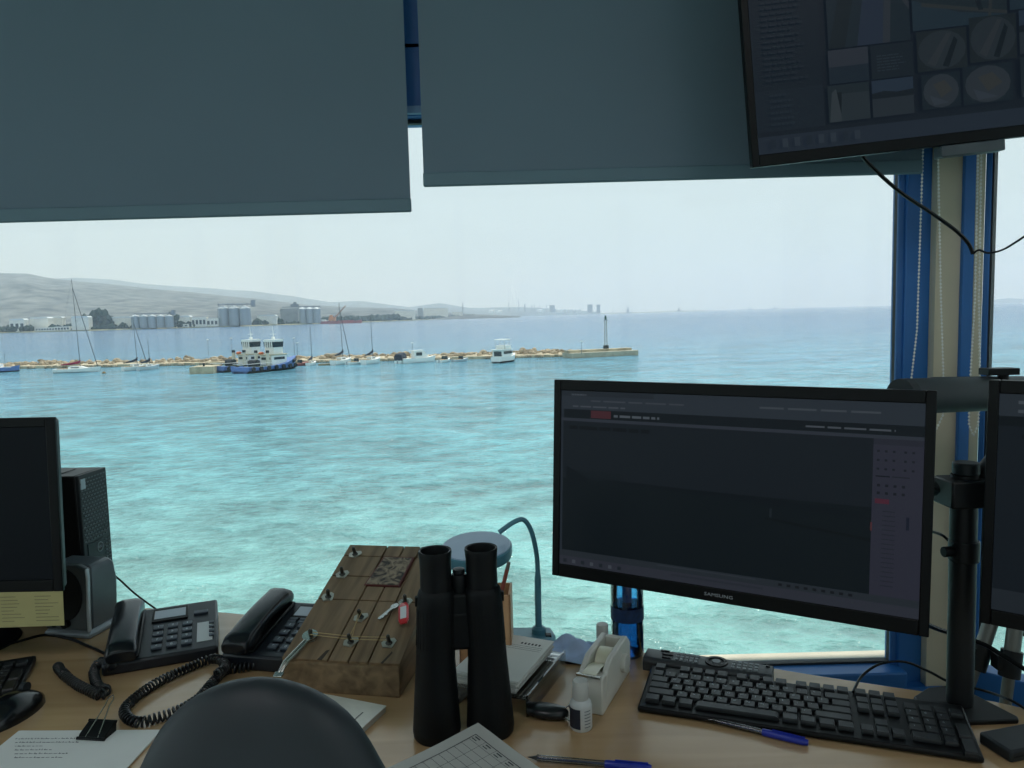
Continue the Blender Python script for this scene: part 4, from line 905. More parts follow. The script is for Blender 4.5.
# remote control
rm = thing('remote_control', 'long grey black remote control lying behind the big keyboard', 'remote control', (.196, 1.166, .75), R_(-22.5))
RB = mat('remote_body', '#34383b', .45, var=.1, scale=60); RBTN = mat('remote_button', '#767c80', .5, var=.1, scale=60)
part('remote_body', MB().prism_x([(0, 0), (0, .016), (.006, .021), (.038, .021), (.044, .016), (.044, 0)], 0, .196), RB, rm, .002)
def rbtn(x, y, w, d, m=RBTN): put('button', MB().box(x - w / 2, x + w / 2, y - d / 2, y + d / 2, .021, .0228).mesh('button', m, 0), rm)
for x in (.03, .036): rbtn(x, .034 if x == .03 else .012, .014, .0045, BLACK)
rbtn(.036, .024, .017, .006, BLACK)
for i in range(5):
    for j in range(3): rbtn(.052 + i * .0075, .012 + j * .0095, .0048, .006)
for i in range(5):
    for j in range(3): rbtn(.138 + i * .0085, .012 + j * .0095, .005, .006)
put('button', MB().lathe([(.007, .021), (.0065, .0235)], 16, (.112, .022, 0)).mesh('button', RBTN), rm)
put('button_ring', MB().lathe([(.012, .021), (.012, .0232), (.017, .0232), (.0175, .021)], 24, (.112, .022, 0), cap=False).mesh('button_ring', BLACK), rm)
rbtn(.188, .033, .006, .006, BLACK)
# mouse
ms = thing('computer_mouse', 'glossy black computer mouse at the left edge in front of the keyboard', 'mouse', (-.752, 1.075, .75), R_(80))
rings = []
for i in range(10):
    t_ = i / 9; x = -.055 + .11 * t_; w = .031 * math.sin(PI * min(.985, max(.015, t_ * .93 + .05))) ** .45; h = .036 * math.sin(PI * (t_ * .8 + .14)) ** .8
    rings.append([(x, w * math.cos(a), max(0, h * math.sin(a))) for a in [PI * k / 10 for k in range(11)]])
part('mouse_body', MB().loft(rings), mat('gloss_black', '#101214', .18, var=.1), ms, smooth=60)
part('scroll_wheel', MB().cyl((.028, -.004, .030), (.028, .004, .030), .008, n=14), DARKG, ms)

# ------------------------------------------------------------------ telephones
PH = mat('phone_plastic', '#171c24', .38, var=.1, scale=60); PHL = mat('phone_key', '#46505a', .4, var=.1, scale=80)
LCD = mat('lcd_glass', '#b7c3cf', .15, var=.05, scale=10); CARD = mat('index_card', '#d4d9da', .7, var=.03)
def coil(t, pts, label=None, turns_per_m=150, R=.0066, r=.0019):
    P = [Vector(p) for p in pts]; out = []
    for i in range(len(P) - 1):
        p0, p1, p2, p3 = P[max(0, i - 1)], P[i], P[i + 1], P[min(len(P) - 1, i + 2)]
        for k in range(40):
            q = k / 40; out.append(.5 * ((2 * p1) + (p2 - p0) * q + (2 * p0 - 5 * p1 + 4 * p2 - p3) * q * q + (3 * p1 - p0 - 3 * p2 + p3) * q ** 3))
    out.append(P[-1]); hel = []; s = 0; prev = None
    a = Vector((0, 0, 1)); dens = []
    for i in range(len(out) - 1):
        L = (out[i + 1] - out[i]).length; n = max(1, round(L * turns_per_m * 9))
        tg = (out[i + 1] - out[i]).normalized(); side = tg.cross(Vector((0, 0, 1)))
        side = side.normalized() if side.length > .05 else Vector((1, 0, 0)); upv = side.cross(tg)
        for k in range(n):
            c = out[i].lerp(out[i + 1], k / n); th = 2 * PI * turns_per_m * (s + L * k / n)
            hel.append(c + side * R * math.cos(th) + upv * R * math.sin(th))
        s += L
    inv = t.matrix_basis.inverted()
    return part('coiled_cord', MB().tube([inv @ p for p in hel], r, 5), mat('cord_plastic', '#14171a', .35, var=.1), t, smooth=60)
def telephone(t, W, D, h0, h1, lift, keyrows, hs_len=.17):
    sl = math.atan2(h1 - h0, D)
    top = lambda y: h0 + (h1 - h0) * y / D
    part('phone_body', MB().prism_x([(0, 0), (0, h0), (D, h1), (D + .004, h1 - .008), (D + .004, 0)], 0, W), PH, t, .004)
    def onface(mb_fn, name, m, p, bevel=0):
        o = part(name, mb_fn, m, p, bevel); o.location = (0, 0, h0); o.rotation_euler = (sl, 0, 0); return o
    fl = math.hypot(D, h1 - h0); x0 = .062
    onface(MB().box(.006, .056, .006, fl - .006, 0, .006), 'cradle', BLACK, t, .003)
    dh = onface(MB().box(x0 + .006, W - .05, fl * .66, fl * .93, 0, .003), 'display_frame', BLACK, t, .001)
    put('display', MB().box(x0 + .010, W - .054, fl * .71, fl * .88, .003, .0036).mesh('display', LCD, 0), dh)
    for r in range(4):
        for c in range(3):
            onface(MB().box(x0 + .010 + c * .0235, x0 + .027 + c * .0235, fl * .12 + r * fl * .125, fl * .12 + r * fl * .125 + fl * .075, 0, .0042), 'key', PHL, t, .0012)
    if keyrows == 'card':
        onface(MB().box(W - .034, W - .009, fl * .14, fl * .52, 0, .001), 'index_card', CARD, t)
        for r in range(4): onface(MB().box(W - .0145, W - .006, fl * .2 + r * fl * .085, fl * .2 + r * fl * .085 + fl * .045, .001, .0042), 'memory_key', PHL, t, .001)
        onface(MB().box(W - .04, W - .016, fl * .70, fl * .76, 0, .004), 'function_key', PHL, t, .001)
    else:
        for r in range(2):
            for c in range(4): onface(MB().box(x0 + .008 + c * .0195, x0 + .023 + c * .0195, fl * .59 + r * fl * .05 - .002, fl * .59 + r * fl * .05 + fl * .03, 0, .004), 'function_key', PHL, t, .001)
    lg = MB(); FT = Matrix.Translation((0, 0, h0)) @ Matrix.Rotation(sl, 4, 'X')
    for r in range(4):
        for c in range(3): text_mb(('*0#', '789', '456', '123')[r][c], .0085, lg, FT @ Matrix.Translation((x0 + .0185 + c * .0235, fl * .12 + r * fl * .125 + fl * .036, .0044)))
    part('key_numbers', lg, mat('key_print_white', '#c9d2d8', .5), t, smooth=0)
    # the handset: two rounded ends joined by a waisted grip
    rings = []
    y0 = -.012; N = 17
    for i in range(N):
        q = i / (N - 1); y = y0 + hs_len * q
        e_ = abs(q - .5) * 2
        wid = .0215 + .0045 * e_ ** 3; 
        if q < .03 or q > .97: wid *= .86
        zb = lift + top(max(0, min(D, y))) + (.004 if e_ > .62 else .004 + .010 * (1 - (e_ / .62) ** 2) ** .6)
        zt = lift + top(max(-.01, min(D, y))) + .031 + .006 * (1 - e_ ** 2) - (.006 if q < .03 or q > .97 else 0)
        cx = .031
        rings.append([(cx + wid * a, y, zb + (zt - zb) * b) for a, b in ((-.8, 0), (.8, 0), (1, .2), (1, .62), (.82, .9), (.4, 1), (-.4, 1), (-.82, .9), (-1, .62), (-1, .2))])
    part('handset', MB().loft(rings), mat('handset_gloss', '#0e1217', .22, var=.08, scale=40), t, .002, smooth=50)
    return t
ph1 = thing('desk_phone', 'dark desk telephone beside the speaker, with index card and clear display', 'telephone', (-.680, 1.190, .75), R_(21), 'desk telephones')
telephone(ph1, .178, .165, .020, .046, .0, 'card', .17)
coil(ph1, [desk_at(112, 668, .766), desk_at(101, 662, .762), desk_at(94, 672, .758), desk_at(98, 686, .758), desk_at(106, 690, .760), desk_at(100, 695, .758), desk_at(88, 690, .758), desk_at(78, 685, .758), desk_at(68, 678, .758), desk_at(60, 670, .758), desk_at(58, 666, .758)])
ph2 = thing('desk_phone', 'dark desk telephone half hidden behind the sloping wooden key board', 'telephone', (-.492, 1.21, .75), R_(-12), 'desk telephones')
telephone(ph2, .152, .160, .026, .056, .002, 'rows', .165)
coil(ph2, [desk_at(250, 640, .785), desk_at(262, 644, .775), desk_at(265, 655, .765), desk_at(256, 664, .759), desk_at(240, 668, .758), desk_at(226, 670, .758), desk_at(213, 682, .758), desk_at(200, 697, .758), desk_at(183, 708, .758), desk_at(160, 717, .758), desk_at(138, 722, .758), desk_at(126, 716, .758), desk_at(126, 707, .758), desk_at(140, 694, .758), desk_at(162, 680, .758), desk_at(186, 669, .758), desk_at(205, 661, .759), desk_at(217, 659, .762), desk_at(226, 666, .764), desk_at(216, 675, .77)])

# ------------------------------------------------------------------ computer tower and speaker
MESHM = mat('grille_black', '#1b1f22', .5, var=.1)
pc = thing('computer_tower', 'slim black computer tower standing behind the left monitor', 'computer', (-.842, 1.447, .75), R_(-3))
PW, PD, PHH = .29, .092, .282
part('tower_case', MB().box(-PW, -.008, 0, PD, 0, PHH), BLACK, pc, .003)
fr = part('front_panel', MB().box(-.008, .0, 0, PD, 0, PHH), DARKG, pc, .002)
gm = MB()
for i in range(18):
    z = .150 + i * .0072
    for j in range(9):
        y = .007 + j * .0098 + (.0049 if i % 2 else 0)
        if y < PD - .008: gm.box(.0, .0014, y - .0036, y + .0036, z - .0012, z + .0012)
for i in range(8):
    for j in range(2): gm.box(0, .0014, .073 + j * .0098 - .0036, .073 + j * .0098 + .0036, .085 + i * .0072, .0874 + i * .0072)
g_ = part('grille_bars', gm, mat('grille_grey', '#5b6266', .5, var=.1), pc, smooth=0); g_['kind'] = 'stuff'
put('status_label', MB().box(0, .0018, .004, .018, PHH - .028, PHH - .008).mesh('status_label', mat('pale_sticker', '#aebcc4', .5), 0), fr)
put('badge_panel', MB().box(0, .0016, .012, .066, .085, .143).mesh('badge_panel', DARKG, 0), fr)
lb = MB(); LT = Matrix.Translation((.0019, .049, .128)) @ Matrix.Rotation(PI / 2, 4, 'Z') @ UPRIGHT
ring = MB(); ring.M = LT; ring.loft([[(r * math.cos(a * PI / 12), r * math.sin(a * PI / 12), z) for a in range(24)] for r, z in ((.0098, 0), (.0098, .0012), (.0086, .0012), (.0086, 0))], cap=False); ring.M = None
text_mb('DELL', .0062, ring, LT @ Matrix.Translation((0, 0, .0006)), depth=.0003)
put('round_logo', ring.mesh('round_logo', mat('logo_silver', '#b6bcc2', .4), 0), fr)
for y in (.026, .032): put('socket', MB().box(0, .002, y - .002, y + .002, .092, .104).mesh('socket', BLACK, 0), fr)
part('top_vent', MB().box(-.09, -.05, .03, .07, PHH, PHH + .001).box(-.14, -.1, .03, .07, PHH, PHH + .001), BLACK, pc)
sp = thing('speaker', 'small black and silver desk speaker in front of the computer tower', 'speaker', (-.875, 1.375, .75), R_(-12))
SW, SD, SH = .092, .066, .138
part('speaker_foot', MB().loft([[(x, y, z) for x, y in ((-.002 + k, -.012 + k), (SW + .004 - k, -.012 + k), (SW + .004 - k, SD - k), (-.002 + k, SD - k))] for z, k in ((0, 0), (.008, 0), (.014, .006))]), SILVER, sp, .002)
part('speaker_box', MB().loft([[(k, 0 + k * .3, z), (SW + z * .04 - k * .3, k * .3, z), (SW + z * .06 - k * .8, SD - k, z), (k, SD - k, z)] for z, k in ((.012, .004), (.03, 0), (.09, 0), (.122, .004), (SH - .004, .012))]), mat('speaker_grey', '#565f65', .3, var=.08, scale=30), sp, .004)
fa = part('front_frame', MB().prism_y([(0, .014), (SW, .014), (SW * 1.04, .10), (SW * 1.05, .130), (SW * .82, SH), (SW * .28, SH), (SW * .04, .130), (0, .10)], -.010, .002), mat('speaker_front', '#4a5154', .35, metal=.2), sp, .003)
put('grille', MB().loft([[(SW * .5 + SW * .43 * math.cos(a * PI / 12) * k, y, .085 + (.046 if a < 12 else .054) * math.sin(a * PI / 12) * k) for a in range(24)] for y, k in ((-.009, 1), (-.013, .97), (-.0145, .8))]).mesh('grille', mat('speaker_cloth', '#0a0d10', .9, bump=.4, scale=400)), fa)
part('silver_edge', MB().loft([[(SW - .002 + d, -.012, z), (SW + .002 + d, -.012, z), (SW + .002 + d, -.004, z), (SW - .002 + d, -.004, z)] for z, d in ((.012, .001), (.05, .002), (.09, .0045), (.115, .006), (.131, .005))]), mat('bright_silver', '#b9c0c6', .3, metal=.3), sp, .002)
for i, x in enumerate((.026, .048)): put('knob', MB().cyl((x, -.010, .027), (x, -.018, .027), .0065 if i == 0 else .008, n=14).mesh('knob', BLACK), fa)
# yellowed note hanging from the left monitor
no = thing('paper_note', 'yellowed paper strip fixed under the left monitor', 'note', (-.82, 1.236, .852))
part('sheet', MB().prism_y([(-.30, -.034), (.058, -.031), (.060, .033), (-.30, .026)], -.0004, .0004), mat('yellowed_paper', '#b8b07c', .8, var=.05, scale=20), no)
ln = MB()
for i in range(8):
    for c in (-.045, .012):
        z = .02 - i * .006; ln.box(c, c + rng.uniform(.018, .04), -.0007, -.0005, z, z + .0011)
part('print_lines', ln, mat('faded_ink', '#8a8462', .8), no, smooth=0)
# ------------------------------------------------------------------ sloping wooden key board
OX = Vector((.985, -.174, 0)).normalized()
wb = thing('key_board', 'sloping board of weathered wood with hooks and a red tag, behind the binoculars', 'key holder', (-.367, 1.133, .75), math.atan2(OX.y, OX.x))
WW, WLx, ZF, ZR = .19, .288, .052, .142
tl = math.atan2(ZR - ZF, WLx); FLN = math.hypot(WLx, ZR - ZF)
def ontop(o): o.location = (0, 0, ZF); o.rotation_euler = (tl, 0, 0); return o
part('board_core', MB().prism_x([(-.002, ZF - .034), (-.001, ZF - .005), (WLx, ZR - .005), (WLx, ZR - .034)], .001, WW - .001), BOXW, wb)
part('front_board', MB().box(.001, WW - .001, -.002, .018, 0, ZF - .006), BOXW, wb, .001)
part('side_board', MB().prism_x([(.018, 0), (.018, ZF - .02), (WLx - .03, ZR - .035), (WLx - .03, 0)], WW - .02, WW - .002), BOXW, wb)
# the top is planks parted by grooves, cut across once near each end
cols = [(0, .074), (.0765, .107), (.1095, .139), (.1415, WW)]
PLROW = [(0, .090), (.0925, .178), (.1805, .268), (.2705, FLN)]
for ci, (x0, x1) in enumerate(cols):
    cuts = [(0, .141), (.1435, .266), (.2685, FLN)]
    if ci == 0: cuts = [(0, .141), (.1435, .206), (.2085, .266), (.2685, FLN)]
    for y0, y1 in cuts:
        if ci in (1, 2) and .14 < y0 < .2: y1 = .180
        ontop(part('plank', MB().box(x0, x1, y0, y1, -.006, 0), BOXW, wb, .0008))
pic = ontop(part('picture_plate', MB().prism([(.070, .182), (.134, .182), (.137, .266), (.080, .266)], -.006, .0012), mat('maroon_edge', '#5f2d2a', .6), wb))
def scuffed():
    m = mat('scuffed_print', '#6b5a4a', .6); n, l = m.node_tree.nodes, m.node_tree.links
    v = n.new('ShaderNodeTexNoise'); v.inputs['Scale'].default_value = 55; v.inputs['Detail'].default_value = 6; v.inputs['Distortion'].default_value = 1.5
    t = n.new('ShaderNodeTexCoord'); l.new(t.outputs['Object'], v.inputs['Vector'])
    r = n.new('ShaderNodeValToRGB'); r.color_ramp.elements[0].position = .38; r.color_ramp.elements[0].color = (*lin('#2a211d'), 1); r.color_ramp.elements[1].position = .62; r.color_ramp.elements[1].color = (*lin('#94836c'), 1)
    l.new(v.outputs['Fac'], r.inputs[0]); l.new(r.outputs[0], n['Principled BSDF'].inputs['Base Color']); return m
pp = put('worn_print', MB().prism([(.0725, .1845), (.1315, .1845), (.1342, .2635), (.0818, .2635)], .0012, .0018).mesh('worn_print', scuffed(), 0), pic)
DARKST = mat('dark_wood_stain', '#3a3128', .8)
ontop(part('dark_stain', MB().prism([(.058, .0), (.066, 0), (.070, .022), (.065, .02)], -.001, .0003), DARKST, wb, smooth=0)); ontop(part('dark_stain', MB().prism([(.160, .0), (.164, 0), (.172, .022), (.170, .026)], -.001, .0003), DARKST, wb, smooth=0))
HOOKP = [(.022, .270), (.020, .209), (.018, .146), (.094, .098), (.158, .140), (.028, .046), (.098, .040), (.160, .042)]
PLATE = mat('zinc_plate', '#b3b0a4', .35, metal=.8, var=.15, scale=60)
hm = MB(); hm.cyl((0, 0, .001), (0, 0, .004), .006, .004, 10).cyl((0, 0, .003), (-.001, -.001, .0145), .0032, .003, 8).ball((-.001, -.001, .015), .0033, 8, 5); hme = hm.mesh('hook', mat('dark_hook', '#4a4a46', .3, metal=.8))
pm = MB().prism([(-.010, -.008), (.004, -.011), (.012, .004), (.008, .011), (-.006, .009), (-.012, .002)], .0, .0014).mesh('hook_plate', PLATE, 0)
for i, (x, y) in enumerate(HOOKP):
    pl = put('hook_plate', pm, wb); ontop(pl); pl.location = Vector((0, 0, ZF)) + Euler((tl, 0, 0)).to_matrix() @ Vector((x, y, .0002)); pl.rotation_euler = (tl, 0, .3 * (i % 3))
    h = put('hook', hme, pl)
EL = mat('rubber_band_tan', '#b39a6a', .6)
def band(pts, name='rubber_band', m=EL, r=.0007): return ontop(part(name, MB().tube([(x, y, z) for x, y, z in pts], r, 5), m, wb))
band([(.028, .0485, .010), (.098, .0428, .010), (.160, .0448, .010)]); band([(.028, .0435, .009), (.098, .0375, .009), (.160, .0395, .009)])
band([(.0955, .043, .009), (.0965, .098, .011)]); band([(.1005, .043, .009), (.0915, .098, .011)])
def key_with_ring(label, name, loc, rot, tagcol=None):
    t = thing(name, label, 'key', loc); t.rotation_euler = rot
    part('key_ring', MB().tube([(.008 * math.cos(a * PI / 10), .008 * math.sin(a * PI / 10), 0) for a in range(21)], .0007, 5), STEEL, t)
    part('key_bow', MB().lathe([(.003, -.0009), (.007, -.0009), (.007, .0009), (.003, .0009)], 18, (-.006, -.016, 0)), STEEL, t)
    part('key_blade', MB().box(-.0095, -.0035, -.052, -.023, -.0009, .0009).box(-.0035, -.0015, -.048, -.044, -.0009, .0009).box(-.0035, -.0012, -.040, -.036, -.0009, .0009), STEEL, t)
    return t
M_ = wb.matrix_basis @ Matrix.Translation((0, 0, ZF)) @ Matrix.Rotation(tl, 4, 'X')
kt = key_with_ring('key with a red oval label tag hanging on the right hook of the wooden board', 'tagged_key', M_ @ Vector((.157, .136, .006)), (tl, 0, R_(-40)))
rt_ = part('red_tag', MB().loft([[(x * k * .9, -.036 + y * 1.6 * k, z) for x, y in ((-.0095, -.012), (-.006, -.017), (.006, -.017), (.0095, -.012), (.0095, .012), (.005, .018), (-.005, .018), (-.0095, .012))] for z, k in ((-.001, .96), (0, 1), (.0025, 1), (.0035, .95))]), mat('red_tag_plastic', '#c3262c', .3), kt)
rt_.rotation_euler = (0, 0, R_(46)); put('tag_label', MB().box(-.005, .005, -.053, -.020, .0035, .004).mesh('tag_label', CARD, 0), rt_)
# long silver key hanging over the front left edge of the board
k2 = thing('hanging_key', 'silver key dangling over the front left edge of the wooden board', 'key', M_ @ Vector((.028, .046, .005)))
k2.rotation_euler = (tl, 0, R_(-10))
part('key_bow', MB().lathe([(.004, -.001), (.0125, -.001), (.0125, .0015), (.004, .0015)], 20), STEEL, k2)
part('key_blade', MB().tube([(-.003, -.012, 0), (-.016, -.060, 0), (-.020, -.074, -.008)], .0028, 8).tube([(.002, -.012, 0), (-.011, -.060, 0), (-.016, -.074, -.008)], .0022, 8), STEEL, k2)
part('key_tip', MB().box(-.026, -.012, -.084, -.073, -.010, -.006), STEEL, k2, .001)

# ------------------------------------------------------------------ binoculars, standing on their front lenses
bn = thing('binoculars', 'big black binoculars standing upright on the desk in front of the wooden board', 'binoculars', (-.0785, .997, .75), R_(6))
RUB = mat('rubber_armour', '#070b0e', .55, spec=.25, var=.12, scale=90, bump=.15); EYE_ = mat('eyecup_rubber', '#090d10', .5, spec=.3, var=.1, scale=60)
for s in (-1, 1):
    def cx(z): return s * float(np.interp(z, (0, .11, .20, .27), (.0368, .0352, .0310, .0308)))
    prof = [(.0295, 0), (.0318, .003), (.0322, .02), (.0298, .06), (.0268, .105), (.0262, .13), (.0265, .165), (.0260, .188), (.0254, .199), (.0240, .204), (.0215, .207)]
    part('barrel', MB().loft([[(cx(z) + r * math.cos(a * PI / 18), r * math.sin(a * PI / 18), z) for a in range(36)] for r, z in prof]), RUB, bn, smooth=50)
    rib = MB()
    for a in range(30):
        th = a * 2 * PI / 30 + .05; z0, z1 = .13, .182
        rib.tube([(cx(z0) + .0262 * math.cos(th), .0262 * math.sin(th), z0), (cx(z1) + .0259 * math.cos(th), .0259 * math.sin(th), z1)], .0007, 4)
    g_ = part('grip_ribs', rib, RUB, bn); g_['kind'] = 'stuff'
    part('front_ring', MB().loft([[(cx(z) + r * math.cos(a * PI / 18), r * math.sin(a * PI / 18), z) for a in range(36)] for r, z in ((.0320, .006), (.0328, .010), (.0326, .016), (.0320, .021))]), RUB, bn)
    ec = part('eyecup', MB().loft([[(cx(.25) + r * math.cos(a * PI / 18), r * math.sin(a * PI / 18), z) for a in range(36)] for r, z in ((.0212, .205), (.0214, .212), (.0210, .228), (.0213, .246), (.0224, .257), (.0220, .2595), (.0194, .2585), (.0178, .245), (.016, .236))]), EYE_, bn, smooth=50)
    put('ocular_lens', MB().lathe([(.0165, .234), (.0165, .2365), (.008, .2385), (.001, .239)], 24, (cx(.25), 0, 0)).mesh('ocular_lens', mat('coated_lens', '#0c1420', .08, spec=.8)), ec)
part('front_bridge', MB().box(-.015, .015, -.012, .014, .122, .176), RUB, bn, .005); part('rear_bridge', MB().box(-.014, .014, -.011, .012, .170, .20), RUB, bn, .004)
part('focus_wheel', MB().lathe([(.0095, .198), (.0105, .202), (.0105, .220), (.0095, .224)], 24, (0, .002, 0)), EYE_, bn); part('hinge_cap', MB().lathe([(.007, .224), (.0085, .227), (.008, .231), (.004, .232)], 20, (0, .002, 0)), DARKG, bn)
for s in (-1, 1): part('strap_lug', MB().box(s * .024 - .004 + s * .032, s * .024 + .004 + s * .032, -.004, .004, .184, .197), RUB, bn, .001)

# ------------------------------------------------------------------ magnifier lamp
lp = thing('desk_lamp', 'blue grey lamp with a round flat head on a bent gooseneck at the desk edge', 'lamp', (.022, 1.272, .75))
LB = mat('lamp_blue_grey', '#4f8496', .35, var=.06, scale=30); LTOP = mat('lamp_top_pale', '#93abc4', .3, var=.04, scale=20)
part('lamp_base', MB().loft([[(x * k, y * k, z) for x, y in ((-.04, -.03), (.03, -.034), (.042, -.006), (.036, .022), (-.036, .026))] for z, k in ((0, .9), (.004, 1), (.016, 1), (.022, .92))]), LB, lp, .003)
part('stem_collar', MB().lathe([(.0125, .02), (.0125, .03), (.008, .034)], 20, (.013, -.002, 0)), LB, lp)
def L_(x, y, Y): return at_y(x, y, Y) - Vector((.022, 1.272, .75))
nk = [(.013, -.002, .03), L_(538, 600, 1.27), L_(537.5, 565, 1.27), L_(535, 545, 1.268), L_(530, 528, 1.265), L_(523, 519.5, 1.26), L_(514, 522, 1.255), L_(505, 528, 1.25), L_(499, 532.5, 1.248)]
cr2 = []; P = [Vector(p) for p in nk]
for i in range(len(P) - 1):
    p0, p1, p2, p3 = P[max(0, i - 1)], P[i], P[i + 1], P[min(len(P) - 1, i + 2)]
    for k in range(5):
        q = k / 5; cr2.append(.5 * ((2 * p1) + (p2 - p0) * q + (2 * p0 - 5 * p1 + 4 * p2 - p3) * q * q + (3 * p1 - p0 - 3 * p2 + p3) * q ** 3))
cr2.append(P[-1]); part('gooseneck', MB().tube(cr2, [.0058 if i < 9 else .0042 for i in range(len(cr2))], 12), LB, lp)
hd = part('lamp_head', MB().lathe([(.05, -.022), (.0585, -.019), (.060, -.012), (.060, -.002), (.0575, 0)], 48), LB, lp); hd.location = L_(476, 546, 1.235); hd.rotation_euler = (R_(7), R_(-2), 0)
put('head_cover', MB().lathe([(.0575, 0), (.0565, .0018), (.001, .0022)], 48).mesh('head_cover', LTOP), hd); put('light_ring', MB().lathe([(.048, -.0222), (.048, -.024), (.03, -.024), (.03, -.0222)], 40, cap=False).mesh('light_ring', CARD), hd)
part('switch', MB().box(.024, .034, -.02, -.008, .02, .024), BLACK, lp, .001)
# pen box behind the binoculars with its pencil
pb = thing('pen_box', 'open wooden pen box behind the binoculars, only its right side in view', 'box', (-.052, 1.20, .75), R_(-3))
PBW = wood('pen_box_wood', '#b58a63', '#c79c74', (4, 4, .6), .5)
bx = .042; part('box_walls', MB().box(-bx, -bx + .004, -.03, .03, 0, .128).box(bx - .004, bx, -.03, .03, 0, .128).box(-bx, bx, -.03, -.026, 0, .128).box(-bx, bx, .026, .03, 0, .128).box(-bx, bx, -.03, .03, 0, .004), PBW, pb, .001)
pc_ = thing('pencil', 'red brown pencil leaning out of the wooden pen box', 'pencil', (-.058, 1.197, .757))
dv = (at_y(509, 562, 1.19) - Vector((-.058, 1.197, .757)))
part('pencil_shaft', MB().tube([(0, 0, 0), dv * .93], .0034, 6), mat('pencil_lacquer', '#8d4a3e', .4), pc_); part('pencil_end', MB().tube([dv * .93, dv], [.0034, .0028], 6), mat('pencil_end_grey', '#6e6a66', .6), pc_)

# ------------------------------------------------------------------ memo block on its clear stand
tr = thing('acrylic_stand', 'clear acrylic memo stand on bent legs behind the binoculars', 'stand', (-.092, 1.078, .75), R_(-24))
AW, AD = .112, .158
part('top_sheet', MB().box(0, AW, 0, AD, .024, .027), ACRYL, tr, .0008)
part('leg_sheet', MB().box(0, .003, 0, AD, 0, .024), ACRYL, tr); part('leg_sheet', MB().box(AW - .003, AW, 0, AD, 0, .024), ACRYL, tr)
part('rim', MB().box(0, AW, 0, .003, .027, .031).box(AW - .003, AW, 0, AD, .027, .031), ACRYL, tr)
me = thing('memo_block', 'thick block of white memo sheets lying on the clear acrylic stand', 'paper', (-.092, 1.078, .781), R_(-24))
prng = random.Random(4)
for i in range(6):
    o = part('sheet_layer', MB().box(-.012, .094, .004, .15, i * .0026, i * .0026 + .0024), PAPER if i % 2 else SHEET_EDGE, me); o.location = (prng.uniform(-.002, .002), prng.uniform(-.003, .003), 0); o.rotation_euler = (0, 0, prng.uniform(-.012, .012))
ln = MB()
for i in range(3): ln.box(.03, .088, .118 - i * .006, .1185 - i * .006, .0157, .0158)
for i in range(6): ln.box(.048 + i * .006, .051 + i * .006, .125, .131, .0157, .0158)
part('print_lines', ln, INK, me, smooth=0)
cp = thing('memo_clip', 'purple clip lying under the clear acrylic stand', 'clip', (-.005, 1.10, .75), R_(46)); part('clip_body', MB().box(-.014, .014, -.004, .004, 0, .012), mat('purple_plastic', '#4c4a86', .4), cp, .002); part('clip_wire', MB().tube([(-.014, 0, .006), (-.024, 0, .010), (-.024, 0, .004), (-.014, 0, .003)], .001, 5), STEEL, cp)
# cloth
ch_ = MB(); Nn = 16; grid = []
cg = random.Random(9)
for i in range(Nn + 1):
    row = []
    for j in range(Nn + 1):
        u, v = i / Nn, j / Nn
        x = -.055 + .105 * u; y = -.03 + .062 * v
        peak = math.exp(-((u - .55) ** 2 / .06 + (v - .62) ** 2 / .09)) * .020
        fold = .010 * abs(math.sin(5 * u + 3 * v)) + .006 * math.sin(9 * v - 4 * u) ** 2
        edge = min(1, 6 * min(u, 1 - u, v, 1 - v) + .25)
        row.append((x + .006 * math.sin(6 * v), y + .005 * math.sin(7 * u), .002 + (peak + fold) * edge))
    grid.append(row)
ch_.loft(grid, cap=False, closed=False); ch_.loft([[(p[0], p[1], .0) for p in r] for r in (grid[0], grid[-1])], cap=False, closed=False)
co = part('cleaning_cloth', ch_, mat('blue_grey_cloth', '#b2cbee', .9, var=.1, scale=40, bump=.3), smooth=180); co.location = (.088, 1.222, .75); tag(co, 'crumpled blue grey cleaning cloth beside the lamp base', 'cloth')

# ------------------------------------------------------------------ tape dispenser, bottles, fob
TD = mat('warm_white_plastic', '#c9c8c0', .4, var=.04, scale=30)
td = thing('tape_dispenser', 'white desk tape dispenser with a roll of clear tape', 'tape dispenser', (.080, 1.047, .75), R_(-24))
DW, DL, DH = .040, .145, .062
side = [(0, 0), (-.001, .060), (.012, .062), (.030, .057), (.052, .083), (.125, .083), (DL, .066), (DL + .004, .0)]
part('base_block', MB().prism_x([(0, 0), (-.001, .0555), (.026, .053), (.04, .02), (.11, .02), (.125, .05), (DL, .05), (DL + .003, 0)], 0, DW), TD, td, .002)
for x in (0, DW - .0065): part('side_wall', MB().prism_x([(.014, .01), (.020, .055), (.046, .066), (.128, .066), (DL, .05), (DL + .002, .01)], x - .001, x + .0075), TD, td, .002)
part('rear_wall', MB().box(.004, DW - .004, .122, .132, .02, .063), TD, td, .001)
part('cutter', MB().box(.002, DW - .002, -.004, .001, .055, .058), STEEL, td)
tp = MB(); tp.loft([[(x, .082 + r * math.cos(a * PI / 16), .034 + r * math.sin(a * PI / 16)) for a in range(32)] for x, r in ((.0095, .018), (.0095, .0285), (.0305, .0285), (.0305, .018))], cap=False)
TAPE = mat('tape_ivory', '#d2d0b8', .3, var=.03, scale=30); part('tape_roll', tp, TAPE, td); part('tape_tongue', MB().prism_x([(.000, .0578), (.028, .0575), (.054, .050), (.0545, .0508), (.028, .0583), (.000, .0586)], .0095, .0305), TAPE, td)
part('side_knob', MB().cyl((DW, .10, .035), (DW + .008, .10, .035), .014, n=16), TD, td, .001)
cb = thing('correction_bottle', 'small white correction fluid bottle with dark label in front of the tape dispenser', 'bottle', (.083, 1.003, .75))
